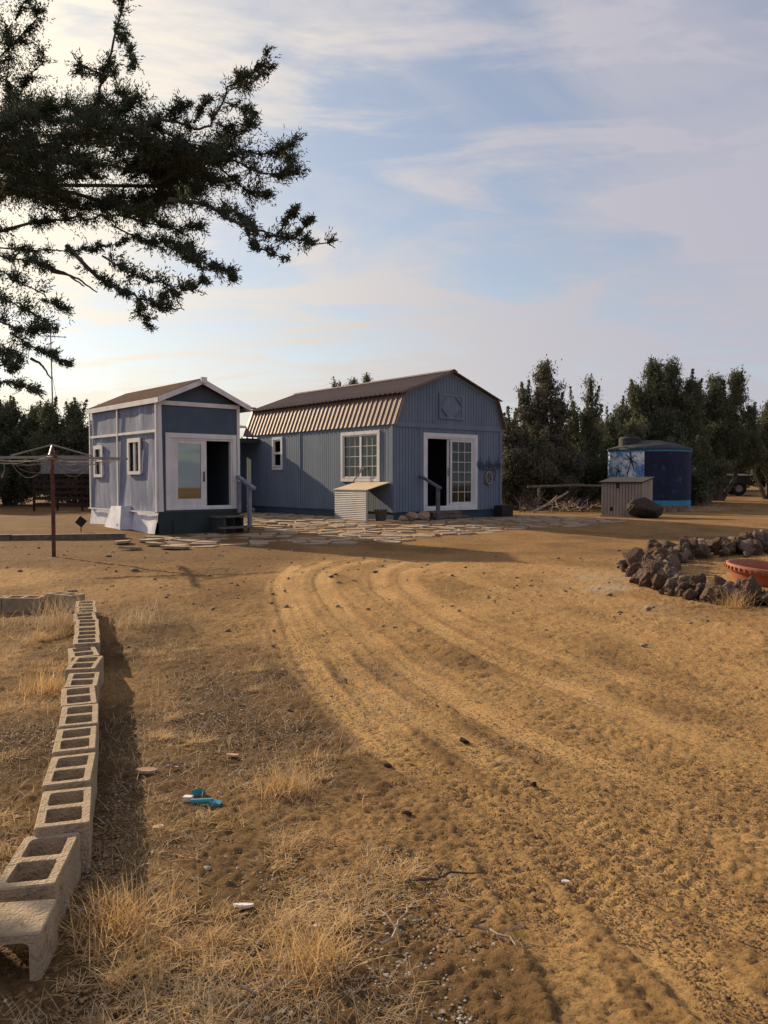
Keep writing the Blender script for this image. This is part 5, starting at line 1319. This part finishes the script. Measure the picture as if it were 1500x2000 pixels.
def scatter(name, label, cat, xy, size, mat, seed, sub=1, flat=.7):
    rr = np.random.default_rng(seed); 
    if sub == 0:
        T = np.array([(1, 0, 0), (0, 1, 0), (-1, 0, 0), (0, -1, 0), (0, 0, 1)], float); Fb = np.array([(0, 1, 4), (1, 2, 4), (2, 3, 4), (3, 0, 4)])
    else:
        bm = bmesh.new(); bmesh.ops.create_icosphere(bm, subdivisions=sub, radius=1); bm.verts.ensure_lookup_table()
        T = np.array([v.co[:] for v in bm.verts]); Fb = np.array([[v.index for v in f.verts] for f in bm.faces]); bm.free()
    n = len(xy); s = size * np.exp(rr.normal(0, .32, n))
    sc3 = np.stack([rr.uniform(.7, 1.4, n), rr.uniform(.7, 1.2, n), rr.uniform(.5, 1.0, n) * flat], 1) * s[:, None]
    J = 1 + rr.normal(0, .13, (n, len(T), 1)); a = rr.uniform(0, 6.28, n)
    V = T[None] * J * sc3[:, None, :]
    c, si = np.cos(a)[:, None], np.sin(a)[:, None]
    X = V[..., 0] * c - V[..., 1] * si + xy[:, 0:1]; Yv = V[..., 0] * si + V[..., 1] * c + xy[:, 1:2]
    Z = V[..., 2] + (gz(xy[:, 0], xy[:, 1]) + s * .25)[:, None]
    F = (Fb[None] + (np.arange(n) * len(T))[:, None, None]).reshape(-1, 3)
    tag(link(name, mesh_np(name, np.stack([X, Yv, Z], -1).reshape(-1, 3), F, mat)), label, cat, kind='stuff')

rr_ = np.random.default_rng(12)
n = 22000; yy = 1.9 + 4.4 * rr_.random(n) ** 1.5; xx = rr_.uniform(-1.5, .9, n) * (.3 + .3 * yy) - .15
k_ = (fbm(xx * 1.4, yy * 1.4, 3, 60) - .3 * S(-.3, .7, xx) > .25); 
scatter('pebbles', 'pale cinder pebbles strewn over the left foreground', 'pebbles', np.stack([xx[k_], yy[k_]], 1), .0046, M['pebble'], 1, 0, .8)
n = 60000; yy = 2.0 + 9 * rr_.random(n) ** 1.7; xx = rr_.uniform(-1, 1, n) * (.2 + .5 * yy)
k_ = fbm(xx * 1.3 + 4, yy * 1.3, 3, 70) > .36
scatter('soil_clods', 'small dark soil clods scattered over the dirt drive', 'clods', np.stack([xx[k_], yy[k_]], 1), .0052, M['clod'], 2, 0, .85)
n = 260; yy = 7 + 10 * rr_.random(n); xx = rr_.uniform(-1, 1, n) * .48 * yy
scatter('gravel', 'scattered gravel across the middle yard', 'gravel', np.stack([xx, yy], 1), .022, M['lava_pale'], 3, 1, .7)

for k, (x, y, s, lab) in enumerate(((-.60, 5.15, .035, 'small dark clod stone on the drive left of the tracks'), (.02, 4.15, .05, 'dark clod with shadow in the middle of the tracks'), (.45, 4.55, .06, 'broad dark clod right of the tread prints'), (.10, 3.55, .045, 'dark clod in the tracks nearest the viewer'), (-.75, 11.6, .06, 'dark stone alone on the drive before the patio'), (-.28, 5.9, .04, 'dark stone at the left rim of the wheel tracks'), (-1.9, 10.6, .06, 'dark stone right of the far concrete blocks'), (.72, 3.9, .04, 'small dark clod beside the right wheel track'))):
    s *= .62; o = link('clod', ROCKS[k % 10], None, None, (x, y, g(x, y) + s * .2), (.3 * k, .2, k), (s, s * .8, s * .5)); tag(o, lab, 'clod')
# litter
e = empty('broken_plastic', (-.83, 3.64, g(-.83, 3.64) + .02), R(-8), 'broken turquoise plastic pieces lying on the dirt', 'litter')
MB().tube([(-.04, 0, .0), (.06, .0, .01)], .012, 8).build('tube', M['blue_plastic'], e)
MB().hexa([(.05, -.02, -.01), (.10, -.02, -.005), (.10, .02, -.005), (.05, .015, -.01), (.05, -.02, .012), (.10, -.02, .004), (.10, .02, .004), (.05, .015, .012)]).build('shard', M['blue_plastic'], e)
MB().hexa([(-.07, .08, -.01), (-.03, .10, -.01), (-.02, .13, -.01), (-.06, .12, -.01), (-.07, .08, .02), (-.03, .10, .025), (-.02, .13, .01), (-.06, .12, .012)]).build('shard', M['blue_plastic'], e)
MB().hexa([(-.09, .02, -.01), (-.05, .02, -.01), (-.05, .05, -.01), (-.09, .05, -.01), (-.09, .02, .01), (-.05, .02, .012), (-.05, .05, .01), (-.09, .05, .01)]).build('shard', M['shard'], e)
def chip(name, x, y, w, d, h, mat, label, rz, tilt=0.0):
    mb = MB(); r_ = random.Random(int(x * 100)); n = 9
    mb.prism([(w * math.cos(6.283 * i / n) * r_.uniform(.8, 1.1), d * math.sin(6.283 * i / n) * r_.uniform(.8, 1.1), 0) for i in range(n)], (0, 0, h))
    tag(mb.build(name, mat, None, loc=(x, y, g(x, y) + .012), rot=(tilt, .1, rz)), label, 'litter')
chip('clay_chip', -1.19, 4.05, .052, .024, .014, M['tan_chip'], 'flat orange-tan clay chip right of the concrete blocks', .3, .2)
chip('clay_chip', -.80, 4.28, .035, .016, .01, M['tan_chip'], 'small pinkish clay chip further up from the flat tan one', .1)
chip('white_shard', -.48, 2.75, .036, .028, .008, M['shard'], 'white oval shard among the foreground dry grass', .2, -.3)
chip('white_shard', .66, 2.92, .016, .010, .006, M['shard'], 'tiny white shard on bare dirt right of the grass', .2)
chip('white_shard', -.22, 2.62, .012, .010, .008, M['shard'], 'tiny white fragment below the oval shard', .9)
chip('bark_chip', -.95, 3.38, .03, .02, .01, M['tan_chip'], 'brown bark chip near the third concrete block', .9)
for k, (x, y, l, a, lab) in enumerate(((.05, 2.62, .26, 70, 'forked bleached twig lying on the lower middle dirt'), (.38, 2.55, .20, -40, 'bleached twig right of the forked one'), (-.30, 2.3, .22, 15, 'bleached twig in grass at picture bottom'), (-1.05, 4.1, .12, 0, 'short pale stick beside the flat tan chip'), (.22, 2.95, .30, 10, 'dark curved root lying across the lower dirt'))):
    r_ = random.Random(k); mb = MB()
    P = [Vector((l * (t - .5), r_.uniform(-.02, .02), r_.uniform(0, .012))) for t in np.linspace(0, 1, 6)]
    mb.tube(P, [.005, .005, .0045, .004, .003, .002], 5); mb.tube([P[2], P[2] + Vector((.04, .05, .02)), P[2] + Vector((.06, .09, .02))], [.004, .003, .0015], 4)
    tag(mb.build('twig', M['bark'] if k == 4 else M['twig'], None, loc=(x, y, g(x, y) + .015), rot=(0, 0, R(a))), lab, 'twig')
